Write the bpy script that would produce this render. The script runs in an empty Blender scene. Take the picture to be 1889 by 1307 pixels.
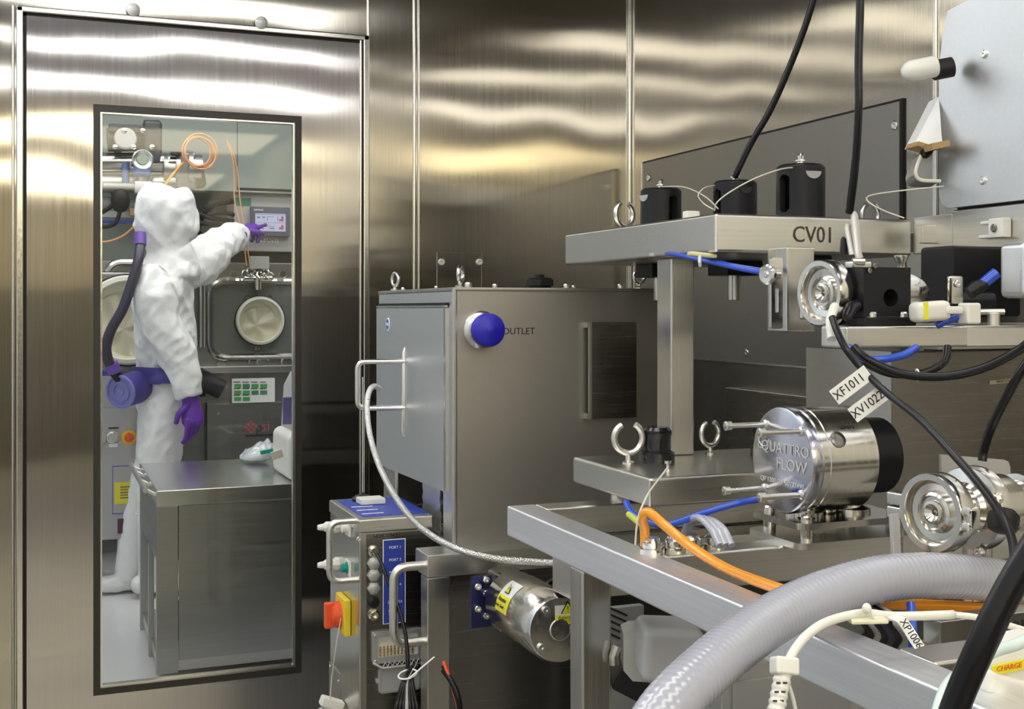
import bpy, bmesh, math, random
from mathutils import Vector, Matrix, noise
R = random.Random(7)
sc = bpy.context.scene
C = sc.collection
pi = math.pi
# ---------------------------------------------------------------- camera
ZC, FL, HY, AY = 1.28, 2200.0, 570.0, math.radians(21.45)
cam = bpy.data.cameras.new('camera'); co = bpy.data.objects.new('camera', cam); C.objects.link(co)
cam.sensor_width = 36; cam.lens = 36*FL/1889; cam.shift_y = -(653.5-HY)/1889
cam.clip_start = 0.05
co.location = (0, 0, ZC); co.rotation_euler = (pi/2, 0, -AY)
sc.camera = co
# ---------------------------------------------------------------- world, exposure
w = bpy.data.worlds.new('world'); sc.world = w; w.use_nodes = True
w.node_tree.nodes['Background'].inputs[0].default_value = (.8, .85, 1, 1)
w.node_tree.nodes['Background'].inputs[1].default_value = 0.05
sc.view_settings.view_transform = 'Standard'; sc.view_settings.look = 'None'
sc.view_settings.gamma = 1; sc.view_settings.use_curve_mapping = False
sc.view_settings.exposure = 0.05
# lamps: (x0,x1,y0,y1,strength,colour) luminous ceiling panels of the near room
CEIL = 2.75
W_, Y_ = (1, .985, .96), (1, .88, .60)
PANELS = [(-1.08, -.15, 2.95, 3.6, 6, (.93, .97, 1)), (-1.05, .30, 2.25, 2.75, 5, W_), (-1.05, 1.35, 1.40, 1.80, 4.8, W_), (-1.05, 1.60, .32, .70, 5.2, W_), (-1.05, 1.85, -1.12, -.52, 5.6, W_),  # first panel is added to brighten the left-facing steel
          (-1.05, 1.85, -3.9, -2.5, 7, Y_), (-1.05, 1.85, -7.6, -5.6, 7, Y_)]
FAR_PANELS = [(-.6, 1.9, 4.2, 4.8, 5.7, (1, .995, .98)), (-.6, 1.9, 5.3, 5.8, 5.7, (1, .995, .98))]

sa, ca = math.sin(AY), math.cos(AY)
def P(px, py, X=None, Y=None, Z=None, T=None):
    u = (px-944.5)/FL; v = (HY-py)/FL
    d = (sa+u*ca, ca-u*sa, v)
    if T is None:
        T = X/d[0] if X is not None else Y/d[1] if Y is not None else (Z-ZC)/v
    return Vector((d[0]*T, d[1]*T, ZC+v*T))
V = Vector
# ---------------------------------------------------------------- materials
MT = {}
def mat(name, col, rough=.5, metal=0, coat=0, trans=0, emit=None, es=1, spec=.5, sub=0, vary=0, vscale=30, bump=0, bscale=60, alpha=1):
    if name in MT: return MT[name]
    m = bpy.data.materials.new(name); m.use_nodes = True; nt = m.node_tree; b = nt.nodes['Principled BSDF']
    I = b.inputs
    I['Base Color'].default_value = (*col, 1); I['Roughness'].default_value = rough; I['Metallic'].default_value = metal
    I['Coat Weight'].default_value = coat; I['Transmission Weight'].default_value = trans
    I['Specular IOR Level'].default_value = spec; I['Subsurface Weight'].default_value = sub; I['Alpha'].default_value = alpha
    if emit: I['Emission Color'].default_value = (*emit, 1); I['Emission Strength'].default_value = es
    tc = nt.nodes.new('ShaderNodeTexCoord')
    if vary:
        n = nt.nodes.new('ShaderNodeTexNoise'); n.inputs['Scale'].default_value = vscale; n.inputs['Detail'].default_value = 4
        nt.links.new(tc.outputs['Object'], n.inputs['Vector'])
        mr = nt.nodes.new('ShaderNodeMapRange'); nt.links.new(n.outputs['Fac'], mr.inputs['Value'])
        mr.inputs['To Min'].default_value = max(.03, rough-vary); mr.inputs['To Max'].default_value = min(1, rough+vary)
        nt.links.new(mr.outputs['Result'], I['Roughness'])
    if bump:
        n = nt.nodes.new('ShaderNodeTexNoise'); n.inputs['Scale'].default_value = bscale; n.inputs['Detail'].default_value = 5
        nt.links.new(tc.outputs['Object'], n.inputs['Vector'])
        bp = nt.nodes.new('ShaderNodeBump'); bp.inputs['Distance'].default_value = bump; bp.inputs['Strength'].default_value = 1
        nt.links.new(n.outputs['Fac'], bp.inputs['Height']); nt.links.new(bp.outputs['Normal'], I['Normal'])
    MT[name] = m; return m
def steel(name, col, rough, grain=(4, 4, 300), dr=.04, bump=.000008, wave=0, wscale=(1, 1, 1.6), stain=0, dcol=.05):
    """brushed stainless steel; grain = noise stretch in object metres"""
    m = bpy.data.materials.new(name); m.use_nodes = True; nt = m.node_tree; N = nt.nodes.new; L = nt.links.new
    b = nt.nodes['Principled BSDF']; b.inputs['Metallic'].default_value = 1
    tc = N('ShaderNodeTexCoord'); mp = N('ShaderNodeMapping'); mp.inputs['Scale'].default_value = grain
    L(tc.outputs['Object'], mp.inputs['Vector'])
    n = N('ShaderNodeTexNoise'); n.inputs['Scale'].default_value = 1; n.inputs['Detail'].default_value = 5; n.inputs['Roughness'].default_value = .65
    L(mp.outputs['Vector'], n.inputs['Vector'])
    mr = N('ShaderNodeMapRange'); L(n.outputs['Fac'], mr.inputs['Value'])
    mr.inputs['From Min'].default_value = .3; mr.inputs['From Max'].default_value = .7
    mr.inputs['To Min'].default_value = max(.02, rough-dr); mr.inputs['To Max'].default_value = rough+dr
    L(mr.outputs['Result'], b.inputs['Roughness'])
    cr = N('ShaderNodeMapRange'); L(n.outputs['Fac'], cr.inputs['Value'])
    cr.inputs['From Min'].default_value = .3; cr.inputs['From Max'].default_value = .7
    cr.inputs['To Min'].default_value = 1-dcol; cr.inputs['To Max'].default_value = 1+dcol
    out = cr.outputs['Result']
    if stain:
        n3 = N('ShaderNodeTexNoise'); n3.inputs['Scale'].default_value = 2.2; n3.inputs['Detail'].default_value = 6
        L(tc.outputs['Object'], n3.inputs['Vector'])
        r3 = N('ShaderNodeMapRange'); L(n3.outputs['Fac'], r3.inputs['Value'])
        r3.inputs['From Min'].default_value = .35; r3.inputs['From Max'].default_value = .65
        r3.inputs['To Min'].default_value = 1-stain; r3.inputs['To Max'].default_value = 1
        mm = N('ShaderNodeMath'); mm.operation = 'MULTIPLY'; L(out, mm.inputs[0]); L(r3.outputs['Result'], mm.inputs[1]); out = mm.outputs[0]
    vm = N('ShaderNodeVectorMath'); vm.operation = 'SCALE'; vm.inputs[0].default_value = col; L(out, vm.inputs['Scale'])
    L(vm.outputs['Vector'], b.inputs['Base Color'])
    bp = N('ShaderNodeBump'); bp.inputs['Distance'].default_value = bump; bp.inputs['Strength'].default_value = 1
    L(n.outputs['Fac'], bp.inputs['Height'])
    if wave:
        m2 = N('ShaderNodeMapping'); m2.inputs['Scale'].default_value = wscale; L(tc.outputs['Object'], m2.inputs['Vector'])
        n2 = N('ShaderNodeTexNoise'); n2.inputs['Scale'].default_value = 1; n2.inputs['Detail'].default_value = 1.0
        L(m2.outputs['Vector'], n2.inputs['Vector'])
        b2 = N('ShaderNodeBump'); b2.inputs['Distance'].default_value = wave; b2.inputs['Strength'].default_value = 1
        L(n2.outputs['Fac'], b2.inputs['Height']); L(b2.outputs['Normal'], bp.inputs['Normal'])
    L(bp.outputs['Normal'], b.inputs['Normal'])
    MT[name] = m; return m
WALLC = (.455, .43, .375)
M_wall = steel('wall_steel', WALLC, .108, grain=(200, 200, 2.2), dr=.012, wave=.006, wscale=(1.5, 1.5, 1.7), dcol=.06, bump=0)
M_door = steel('door_steel', (.50, .485, .475), .108, grain=(200, 200, 2.2), dr=.012, wave=.006, wscale=(1.8, 1.8, 1.6), dcol=.05, bump=0)
for _m in (M_wall, M_door):      # vertical brushing spreads reflections sideways
    _b = _m.node_tree.nodes['Principled BSDF']; _b.inputs['Anisotropic'].default_value = 1.0; _b.inputs['Anisotropic Rotation'].default_value = .25
    _c = _m.node_tree.nodes.new('ShaderNodeCombineXYZ'); _c.inputs[2].default_value = 1; _m.node_tree.links.new(_c.outputs[0], _b.inputs['Tangent'])
M_brX = steel('steel_brushed_x', (.68, .665, .62), .31, grain=(3, 260, 260))
M_brY = steel('steel_brushed_y', (.68, .665, .62), .31, grain=(260, 3, 260))
M_brZ = steel('steel_brushed_z', (.58, .565, .53), .24, grain=(260, 260, 3))
M_blast = steel('steel_blasted', (.46, .445, .415), .42, grain=(500, 500, 500), dr=.06, dcol=.10, bump=.0001)
M_sheet = steel('steel_door_sheet', (.72, .73, .73), .42, grain=(120, 120, 120), dr=.05, dcol=.03)
M_plate = steel('steel_plate_grey', (.50, .49, .47), .38, grain=(3, 3, 200), dr=.08)
M_dark = steel('steel_dark', (.30, .285, .26), .25, grain=(3, 3, 200), stain=.2)
M_perf0 = steel('steel_lower_wall', (.34, .33, .31), .33, grain=(5, 5, 90), stain=.35)
M_pol = steel('steel_polished', (.68, .66, .61), .17, grain=(90, 90, 90), dr=.05, dcol=.04, bump=.00002)
M_turn = steel('steel_turned', (.68, .66, .61), .17, grain=(200, 4, 4), dr=.06, dcol=.06)
M_bright = steel('steel_bright', (.80, .785, .74), .2, grain=(60, 60, 60), dr=.05, dcol=.05)
M_rod = steel('steel_rod', (.74, .725, .68), .3, grain=(80, 80, 80), dr=.04, dcol=.05)
M_black = mat('black_anodised', (.010, .010, .012), .42, vary=.08, vscale=90, spec=.3)
M_blackg = mat('black_gloss', (.012, .012, .014), .18)
M_rubber = mat('rubber_black', (.012, .011, .011), .5, bump=.0004, bscale=120, spec=.3)
M_cable = mat('cable_black', (.007, .006, .008), .26, vary=.05, spec=.35)
M_gask = mat('gasket_dark', (.030, .027, .022), .42, vary=.1)
M_blue = mat('blue_cap', (.015, .012, .42), .42, bump=.0003, bscale=300)
M_bluec = mat('cable_blue', (.02, .08, .55), .3, coat=.3)
M_orange = mat('cable_orange', (.86, .33, .02), .26, coat=.5, vary=.05)
M_hose = mat('hose_grey', (.40, .41, .47), .22, coat=.7, sub=0, vary=.05)
M_white = mat('white_plastic', (.78, .77, .70), .4, vary=.05)
M_whitep = mat('white_paper', (.85, .85, .82), .6)
M_cream = mat('cream_rubber', (.62, .58, .42), .55, vary=.08, bump=.001, bscale=25)
M_creamr = mat('cream_ring', (.76, .74, .64), .4, vary=.06)
M_yellow = mat('yellow_label', (.85, .80, .03), .45)
M_yellowp = mat('yellow_plastic', (.85, .62, .03), .4)
M_red = mat('red_plastic', (.80, .10, .03), .4)
M_green = mat('green_plastic', (.0, .28, .22), .4)
M_bluel = mat('blue_label', (.03, .06, .38), .4)
M_ink = mat('ink_black', (.02, .02, .02), .6)
M_inkw = mat('ink_white', (.9, .9, .9), .6)
M_greyp = mat('grey_plastic', (.42, .42, .42), .45, vary=.05)
M_alu = mat('cast_aluminium', (.55, .55, .55), .42, metal=.6, vary=.1)
M_suit = mat('suit_white', (.84, .84, .835), .7, bump=.003, bscale=30)
M_purple = mat('glove_purple', (.14, .035, .38), .5, bump=.001, bscale=40)
M_purpleb = mat('belt_purple', (.06, .045, .27), .5, bump=.0005, bscale=90)
M_purplel = mat('filter_lid', (.20, .20, .50), .3)
M_pipe = mat('hose_violet_black', (.035, .03, .06), .4)
M_farwall = mat('far_wall_green', (.27, .305, .275), .45, vary=.08, vscale=3)
M_console = mat('console_grey', (.42, .42, .41), .4, vary=.05)
M_iso = steel('isolator_steel', (.35, .35, .34), .36, grain=(3, 3, 120), dr=.06)
M_floor = mat('floor_vinyl', (.20, .195, .18), .3, vary=.1, vscale=2)
M_floorf = mat('floor_far', (.70, .70, .71), .25, vary=.06, vscale=2)
M_ceil = mat('ceiling_white', (.55, .53, .60), .5)
M_ceild = mat('ceiling_panel', (.30, .29, .29), .45)
M_cool = mat('cool_white_panel', (.82, .87, .93), .4)
M_creamw = mat('cream_wall', (.66, .62, .54), .4)
M_warm = mat('warm_back_panel', (.17, .155, .12), .45)
M_olive = mat('olive_panel', (.16, .15, .11), .45)
M_kraft = mat('cardboard', (.42, .27, .12), .7)
M_paleC = mat('cable_pale', (.66, .64, .53), .4)
M_mint = mat('cable_mint', (.62, .72, .68), .35)
M_logo = mat('logo_red', (.50, .10, .12), .5)

def glass_mat():
    m = bpy.data.materials.new('window_glass'); m.use_nodes = True; nt = m.node_tree; N = nt.nodes.new; L = nt.links.new
    nt.nodes.remove(nt.nodes['Principled BSDF']); out = nt.nodes['Material Output']
    fr = N('ShaderNodeFresnel'); fr.inputs['IOR'].default_value = 1.52
    ad = N('ShaderNodeMath'); ad.operation = 'MULTIPLY_ADD'; ad.inputs[1].default_value = .55; ad.inputs[2].default_value = 0.0
    L(fr.outputs[0], ad.inputs[0])
    tr = N('ShaderNodeBsdfTransparent'); tr.inputs[0].default_value = (.975, .985, .975, 1)
    gl = N('ShaderNodeBsdfGlossy'); gl.inputs['Roughness'].default_value = .03
    mx = N('ShaderNodeMixShader'); L(ad.outputs[0], mx.inputs[0]); L(tr.outputs[0], mx.inputs[1]); L(gl.outputs[0], mx.inputs[2])
    L(mx.outputs[0], out.inputs[0]); return m
M_glass = glass_mat()
def perf_mat():
    m = steel('perforated_sheet', (.30, .29, .27), .42, grain=(300, 300, 300)); nt = m.node_tree; N = nt.nodes.new; L = nt.links.new
    b = nt.nodes['Principled BSDF']; src = b.inputs['Base Color'].links[0].from_socket
    tc = N('ShaderNodeTexCoord'); mp = N('ShaderNodeMapping'); mp.inputs['Scale'].default_value = (1, 250, 250); L(tc.outputs['Object'], mp.inputs['Vector'])
    v = N('ShaderNodeTexVoronoi'); v.inputs['Scale'].default_value = 1; v.inputs['Randomness'].default_value = 0.12; v.voronoi_dimensions = '3D'
    L(mp.outputs['Vector'], v.inputs['Vector'])
    r = N('ShaderNodeMapRange'); r.inputs['From Min'].default_value = .26; r.inputs['From Max'].default_value = .36; r.inputs['To Min'].default_value = .6; r.inputs['To Max'].default_value = 1.05
    L(v.outputs['Distance'], r.inputs['Value'])
    s = N('ShaderNodeVectorMath'); s.operation = 'SCALE'; L(src, s.inputs[0]); L(r.outputs['Result'], s.inputs['Scale']); L(s.outputs['Vector'], b.inputs['Base Color'])
    b.inputs['Metallic'].default_value = .85
    return m
M_perf = perf_mat()
def braid_mat():
    m = steel('braided_steel', (.66, .65, .62), .3); nt = m.node_tree; N = nt.nodes.new; L = nt.links.new; b = nt.nodes['Principled BSDF']
    tc = N('ShaderNodeTexCoord'); v = N('ShaderNodeTexVoronoi'); v.inputs['Scale'].default_value = 420; L(tc.outputs['Object'], v.inputs['Vector'])
    bp = N('ShaderNodeBump'); bp.inputs['Distance'].default_value = .0012; L(v.outputs['Distance'], bp.inputs['Height']); L(bp.outputs['Normal'], b.inputs['Normal']); return m
M_braid = braid_mat()
def emis(name, col, s):
    m = bpy.data.materials.new(name); m.use_nodes = True; b = m.node_tree.nodes['Principled BSDF']
    b.inputs['Base Color'].default_value = (.8, .8, .8, 1) if s > 2 else (.1, .1, .1, 1); b.inputs['Emission Color'].default_value = (*col, 1); b.inputs['Emission Strength'].default_value = s; return m
# ---------------------------------------------------------------- mesh builder
BASE = {}
def crom(pts, n):
    pts = [V(p) for p in pts]
    if len(pts) < 3:
        return [pts[0].lerp(pts[-1], i/n) for i in range(n+1)]
    q = [pts[0]*2-pts[1]]+pts+[pts[-1]*2-pts[-2]]; out = []
    for i in range(1, len(q)-2):
        a, b, c, d = q[i-1:i+3]
        for k in range(n):
            t = k/n
            out.append(.5*((2*b)+(-a+c)*t+(2*a-5*b+4*c-d)*t*t+(-a+3*b-3*c+d)*t**3))
    out.append(pts[-1]); return out
def resample(pts, ds):
    out = [pts[0]]; acc = 0
    for a, b in zip(pts, pts[1:]):
        l = (b-a).length
        if l < 1e-9: continue
        s = ds-acc
        while s <= l: out.append(a.lerp(b, s/l)); s += ds
        acc = l-(s-ds)
    return out
def corner(pts, r, n=6):
    """polyline with rounded corners"""
    pts = [V(p) for p in pts]; out = [pts[0]]
    for a, b, c in zip(pts, pts[1:], pts[2:]):
        d1 = (a-b).normalized(); d2 = (c-b).normalized(); rr = min(r, (a-b).length*.49, (c-b).length*.49)
        p, q = b+d1*rr, b+d2*rr
        for i in range(n+1):
            t = i/n; out.append(p*(1-t)**2+b*2*t*(1-t)+q*t*t)
    out.append(pts[-1]); return out
def frame(n, up=None):
    n = V(n).normalized(); up = V(up) if up else (V((0, 0, 1)) if abs(n.z) < .9 else V((0, 1, 0)))
    x = up.cross(n).normalized(); y = n.cross(x); return x, y, n
class B:
    def __init__(s): s.bm = bmesh.new(); s.wn = False
    def _mv(s, M, f):
        t = bmesh.new(); f(t); t.transform(M); s.add(t)
    def add(s, t):
        me = bpy.data.meshes.new('t'); t.to_mesh(me); t.free(); s.bm.from_mesh(me); bpy.data.meshes.remove(me)
    def box(s, x0, x1, y0, y1, z0, z1, bev=0, seg=2, M=None):
        t = bmesh.new(); bmesh.ops.create_cube(t, size=1)
        for v in t.verts: v.co = V((x0+(v.co.x+.5)*(x1-x0), y0+(v.co.y+.5)*(y1-y0), z0+(v.co.z+.5)*(z1-z0)))
        if bev: bmesh.ops.bevel(t, geom=t.edges[:], offset=min(bev, .49*min(abs(x1-x0), abs(y1-y0), abs(z1-z0))), segments=seg, affect='EDGES', profile=.5)
        if M: t.transform(M)
        if bev: s.wn = True
        s.add(t); return s
    def ob(s, c, sz, x=(1, 0, 0), z=(0, 0, 1), bev=0, seg=2):
        """box centred at c with local axes x and z"""
        x = V(x).normalized(); z = V(z).normalized(); y = z.cross(x).normalized(); z = x.cross(y)
        M = Matrix((x, y, z)).transposed().to_4x4(); M.translation = V(c)
        a, b, d = sz; return s.box(-a/2, a/2, -b/2, b/2, -d/2, d/2, bev, seg, M)
    def tube(s, pts, r, seg=12, caps=True, flat=1):
        pts = [V(p) for p in pts]; pts = [p for i, p in enumerate(pts) if i == 0 or (p-pts[i-1]).length > 1e-7]
        n = len(pts); rings = []; T0 = (pts[1]-pts[0]).normalized(); x, y, _ = frame(T0); bm = s.bm
        for i, p in enumerate(pts):
            T = (pts[min(i+1, n-1)]-pts[max(i-1, 0)]).normalized()
            x = (x-T*x.dot(T)).normalized(); y = T.cross(x)
            rr = r(i/(n-1)) if callable(r) else (r[i] if isinstance(r, (list, tuple)) else r)
            rings.append([bm.verts.new(p+(x*math.cos(a)+y*math.sin(a)*flat)*rr) for a in [2*pi*k/seg for k in range(seg)]])
        for a, b in zip(rings, rings[1:]):
            for k in range(seg): bm.faces.new((a[k], a[(k+1) % seg], b[(k+1) % seg], b[k]))
        if caps: bm.faces.new(rings[0][::-1]); bm.faces.new(rings[-1])
        return s
    def cyl(s, a, b, r, r2=None, seg=28):
        return s.tube([a, b], [r, r if r2 is None else r2], seg)
    def lathe(s, o, n, prof, seg=48, caps=True):
        """prof = [(radius, height along n)]"""
        x, y, n = frame(n); o = V(o); bm = s.bm; rings = []
        for r, h in prof:
            r = max(r, 1e-5)
            rings.append([bm.verts.new(o+n*h+(x*math.cos(a)+y*math.sin(a))*r) for a in [2*pi*k/seg for k in range(seg)]])
        for a, b in zip(rings, rings[1:]):
            for k in range(seg): bm.faces.new((a[k], a[(k+1) % seg], b[(k+1) % seg], b[k]))
        if caps: bm.faces.new(rings[0][::-1]); bm.faces.new(rings[-1])
        return s
    def arc(s, c, n, Rr, r, a0=0, a1=360, seg=10, n_=40, up=None):
        x, y, n = frame(n, up); c = V(c); full = abs(a1-a0) >= 360
        pts = [c+(x*math.cos(math.radians(a0+(a1-a0)*i/n_))+y*math.sin(math.radians(a0+(a1-a0)*i/n_)))*Rr for i in range(n_+1)]
        return s.tube(pts, r, seg, caps=not full)
    def sph(s, c, r, sx=1, sy=1, sz=1, seg=20):
        t = bmesh.new(); bmesh.ops.create_uvsphere(t, u_segments=seg, v_segments=seg//2, radius=r)
        for v in t.verts: v.co = V((v.co.x*sx, v.co.y*sy, v.co.z*sz))+V(c)
        s.add(t); return s
    def prism(s, poly, o, x, y, d, hole=None):
        """2D polygon in axes x,y at o, extruded by vector d"""
        o, x, y, d = V(o), V(x), V(y), V(d); t = bmesh.new()
        a = [t.verts.new(o+x*p[0]+y*p[1]) for p in poly]; b = [t.verts.new(v.co+d) for v in a]; n = len(a)
        if hole:
            ha = [t.verts.new(o+x*p[0]+y*p[1]) for p in hole]; hb = [t.verts.new(v.co+d) for v in ha]; m = len(ha)
            for A, H in ((a, ha), (b, hb)):
                es = [t.edges.new((A[i], A[(i+1) % n])) for i in range(n)]+[t.edges.new((H[i], H[(i+1) % m])) for i in range(m)]
                bmesh.ops.triangle_fill(t, edges=es, use_beauty=True)
            for i in range(m): t.faces.new((ha[i], hb[i], hb[(i+1) % m], ha[(i+1) % m]))
        else:
            t.faces.new(a[::-1]); t.faces.new(b)
        for i in range(n): t.faces.new((a[i], a[(i+1) % n], b[(i+1) % n], b[i]))
        bmesh.ops.recalc_face_normals(t, faces=t.faces[:]); s.add(t); return s
    def obj(s, name, m, parent=None, base=None, ang=35, smooth=True):
        me = bpy.data.meshes.new(name); bm = s.bm
        bmesh.ops.recalc_face_normals(bm, faces=bm.faces[:])
        if smooth:
            for f in bm.faces: f.smooth = True
            ca_ = math.radians(ang)
            for e in bm.edges:
                if len(e.link_faces) == 2 and e.calc_face_angle(0) > ca_: e.smooth = False
        if parent is not None: bs = BASE[parent.name]
        elif base is not None: bs = V(base)
        else:
            xs = [v.co for v in bm.verts]
            bs = V(((min(v.x for v in xs)+max(v.x for v in xs))/2, (min(v.y for v in xs)+max(v.y for v in xs))/2, min(v.z for v in xs)))
        bmesh.ops.translate(bm, verts=bm.verts[:], vec=-bs)
        bm.to_mesh(me); bm.free(); me.materials.append(m)
        o = bpy.data.objects.new(name, me); C.objects.link(o)
        if parent is not None: o.parent = parent; o.location = (0, 0, 0)
        else: o.location = bs
        if s.wn:
            md = o.modifiers.new('weighted', 'WEIGHTED_NORMAL'); md.keep_sharp = True; md.weight = 100
        BASE[o.name] = bs; return o
def thing(name, label, cat, loc, group=None):
    o = bpy.data.objects.new(name, None); C.objects.link(o); o.location = V(loc); o.empty_display_size = .05
    o['label'] = label; o['category'] = cat
    if group: o['group'] = group
    BASE[o.name] = V(loc); return o
def tag(o, label, cat, group=None):
    o['label'] = label; o['category'] = cat
    if group: o['group'] = group
    return o
def struct(o): o['kind'] = 'structure'; return o
def dup(root, loc, label=None, rot=None):
    r = root.copy(); C.objects.link(r); r.location = V(loc); BASE[r.name] = V(loc)
    if label: r['label'] = label
    if rot is not None: r.rotation_euler = rot
    for ch in list(root.children):
        c = ch.copy(); C.objects.link(c); c.parent = r; BASE[c.name] = V(loc)
        for g in list(ch.children): d = g.copy(); C.objects.link(d); d.parent = c
    return r
SCR = {}
def screws(parent, pts, n, r=.005, h=.003, name='screw', m=None, sock=True):
    n = V(n).normalized(); key = (tuple(round(c, 4) for c in n), r, h, name)
    if key not in SCR:
        b = B(); b.lathe((0, 0, 0), n, [(r, 0), (r, h*.7), (r*.8, h), (r*.4, h), (r*.38, h*.5)] if sock else [(r, 0), (r, h*.7), (r*.7, h)], 16)
        me = bpy.data.meshes.new(name)
        bmesh.ops.recalc_face_normals(b.bm, faces=b.bm.faces[:])
        b.bm.to_mesh(me); b.bm.free(); me.materials.append(m or M_bright); SCR[key] = me
    for p in pts:
        o = bpy.data.objects.new(name, SCR[key]); C.objects.link(o); o.parent = parent; o.location = V(p)-BASE[parent.name]
def text(s, size, o, x, y, m, parent, name='lettering', ext=.0003, align='CENTER', sx=1):
    cu = bpy.data.curves.new('t', 'FONT'); cu.body = s; cu.size = size; cu.extrude = ext; cu.align_x = align; cu.align_y = 'CENTER'; cu.resolution_u = 3
    ob = bpy.data.objects.new('t', cu); C.objects.link(ob)
    me = bpy.data.meshes.new_from_object(ob.evaluated_get(bpy.context.evaluated_depsgraph_get())); bpy.data.objects.remove(ob)
    x = V(x).normalized(); y = V(y).normalized(); n = x.cross(y)
    M = Matrix((x*sx, y, n)).transposed().to_4x4(); M.translation = V(o)-BASE[parent.name]
    me.transform(M); me.materials.clear(); me.materials.append(m)
    q = bpy.data.objects.new(name, me); C.objects.link(q); q.parent = parent; BASE[q.name] = BASE[parent.name]; return q
def rrect(x0, x1, y0, y1, r, n=6):
    out = []
    for cx, cy, a in ((x1-r, y1-r, 0), (x0+r, y1-r, 90), (x0+r, y0+r, 180), (x1-r, y0+r, 270)):
        for i in range(n+1):
            t = math.radians(a+90*i/n); out.append((cx+r*math.cos(t), cy+r*math.sin(t)))
    return out
X3, Y3, Z3 = V((1, 0, 0)), V((0, 1, 0)), V((0, 0, 1))
def pts3(l): return [P(*a[:2], T=a[2]) for a in l]
def cable(name, l, r, m, label, cat='cable', group=None, n=12, seg=12, world=False):
    p = crom([V(a) for a in l] if world else pts3(l), n)
    return tag(B().tube(p, r, seg).obj(name, m), label, cat, group)
# ================================================================ SETTING
YD, XW, XL, YB = 3.72, 1.905, -1.15, -8.0
DX0, DX1 = P(45, 25, Y=YD).x, P(668, 70, Y=YD).x
DZ = P(45, 25, Y=YD).z
wx0, wx1 = P(172, 192, Y=YD).x, P(556, 215, Y=YD).x
wz1 = P(172, 192, Y=YD).z; wz0 = P(175, 1282, Y=YD).z
YF = 6.75
struct(B().box(XL, 4.2, YB, YD+.06, -.05, 0).obj('floor', M_floor))
struct(B().box(XL, 4.2, YD+.06, YF, -.05, 0).obj('floor', M_floorf))
struct(B().box(XL, 2.0, YB, YD+.06, CEIL, CEIL+.05).obj('ceiling', M_ceil))
struct(B().box(1.56, 2.0, .9, YD+.06, CEIL-.001, CEIL+.05).obj('ceiling', M_warm))  # unseen dark ceiling patch added so the wall corner reflects dark
struct(B().box(.9, 1.559, 1.95, YD+.06, CEIL-.001, CEIL+.05).obj('ceiling', M_warm))  # second dark patch, added to widen that dark reflection
struct(B().box(XL, 4.2, YD+.06, YF, CEIL, CEIL+.05).obj('ceiling', M_cool))
# wall with the door: panels left of, above and right of the door leaf
jx0, jx1, jz = DX0-.022, DX1+.022, DZ+.02
struct(B().box(XL, -.25, YD-.02, YD, 0, CEIL).obj('wall_front_bounce', M_cool))  # unseen white panel added as a reflector for left-facing steel
w_ = B(); w_.box(-.25, jx0, YD, YD+.06, 0, CEIL); w_.box(jx1, XW, YD, YD+.06, 0, CEIL); w_.box(jx0, jx1, YD, YD+.06, jz, CEIL)
struct(w_.obj('wall_front', M_wall))
struct(B().box(XW, XW+.06, 1.3, YD, 0, CEIL).obj('wall_right', M_wall))
struct(B().box(XW, XW+.06, YB, 1.3, 0, CEIL).obj('wall_right_rear', M_creamw))  # unseen wall stretch, made cream to brighten the tray front by reflection
struct(B().box(XW-.5, XW-.01, -4.5, .1, 0, 1.15, .01).obj('wall_right_dark_block', M_olive))  # unseen dark block added to darken low reflections in the steel
struct(B().box(XL-.05, XL, YB, YF, 0, CEIL).obj('wall_left', M_cool))
struct(B().box(XL, XW, YB-.05, YB, 0, CEIL).obj('wall_back', M_warm))
struct(B().box(XL, 4.2, YF, YF+.05, 0, CEIL).obj('wall_far', M_farwall))
struct(B().box(4.2, 4.25, YD+.06, YF, 0, CEIL).obj('wall_far_right', M_cool))
# door leaf (steel with window opening)
door = struct(thing('door_1', 'tall brushed steel door with a long glass window', 'door', ((DX0+DX1)/2, YD, 0)))
del door['label'], door['category']
g = .006
b = B(); b.prism([(DX0+g, .01), (DX1-g, .01), (DX1-g, DZ-g), (DX0+g, DZ-g)], (0, YD-.004, 0), X3, Z3, (0, .05, 0), hole=[(wx0, wz0), (wx1, wz0), (wx1, wz1), (wx0, wz1)])
b.obj('door_leaf', M_door, door, smooth=False)
# seal and jamb
b = B()
for x0, x1, z0, z1 in ((DX0-.002, DX0+g, 0, DZ), (DX1-g, DX1+.002, 0, DZ), (DX0-.002, DX1+.002, DZ-g, DZ+.002)): b.box(x0, x1, YD-.002, YD+.05, z0, z1)
b.obj('door_seal', M_rubber, door)
def jamb(x0, x1, z0, z1, vert=True):
    j = B()
    j.box(x0, x1, YD-.012, YD+.05, z0, z1, .004, 3)
    if vert: j.box(x0-.012, x0-.004, YD-.010, YD, z0, z1, .003)
    return j
t = struct(thing('trim_1', '', '', (jx0, YD, 0))); del t['label'], t['category']
jamb(jx0, DX0-.002, 0, jz).obj('jamb', M_pol, t)
jamb(DX1+.002, jx1, 0, jz).obj('jamb', M_pol, t)
B().box(jx0, jx1, YD-.012, YD+.05, DZ+.002, jz, .004, 3).obj('head_trim', M_pol, t)
cap = mat('clear_dome', (.80, .80, .76), .12, coat=1)
for px, py in ((246, 18), (482, 42)):
    q = P(px, py, Y=YD-.012); B().lathe(q, (0, -1, 0), [(.020, 0), (.019, .006), (.013, .012), (.004, .015)], 24).obj('dome_cap', cap, t)
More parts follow.
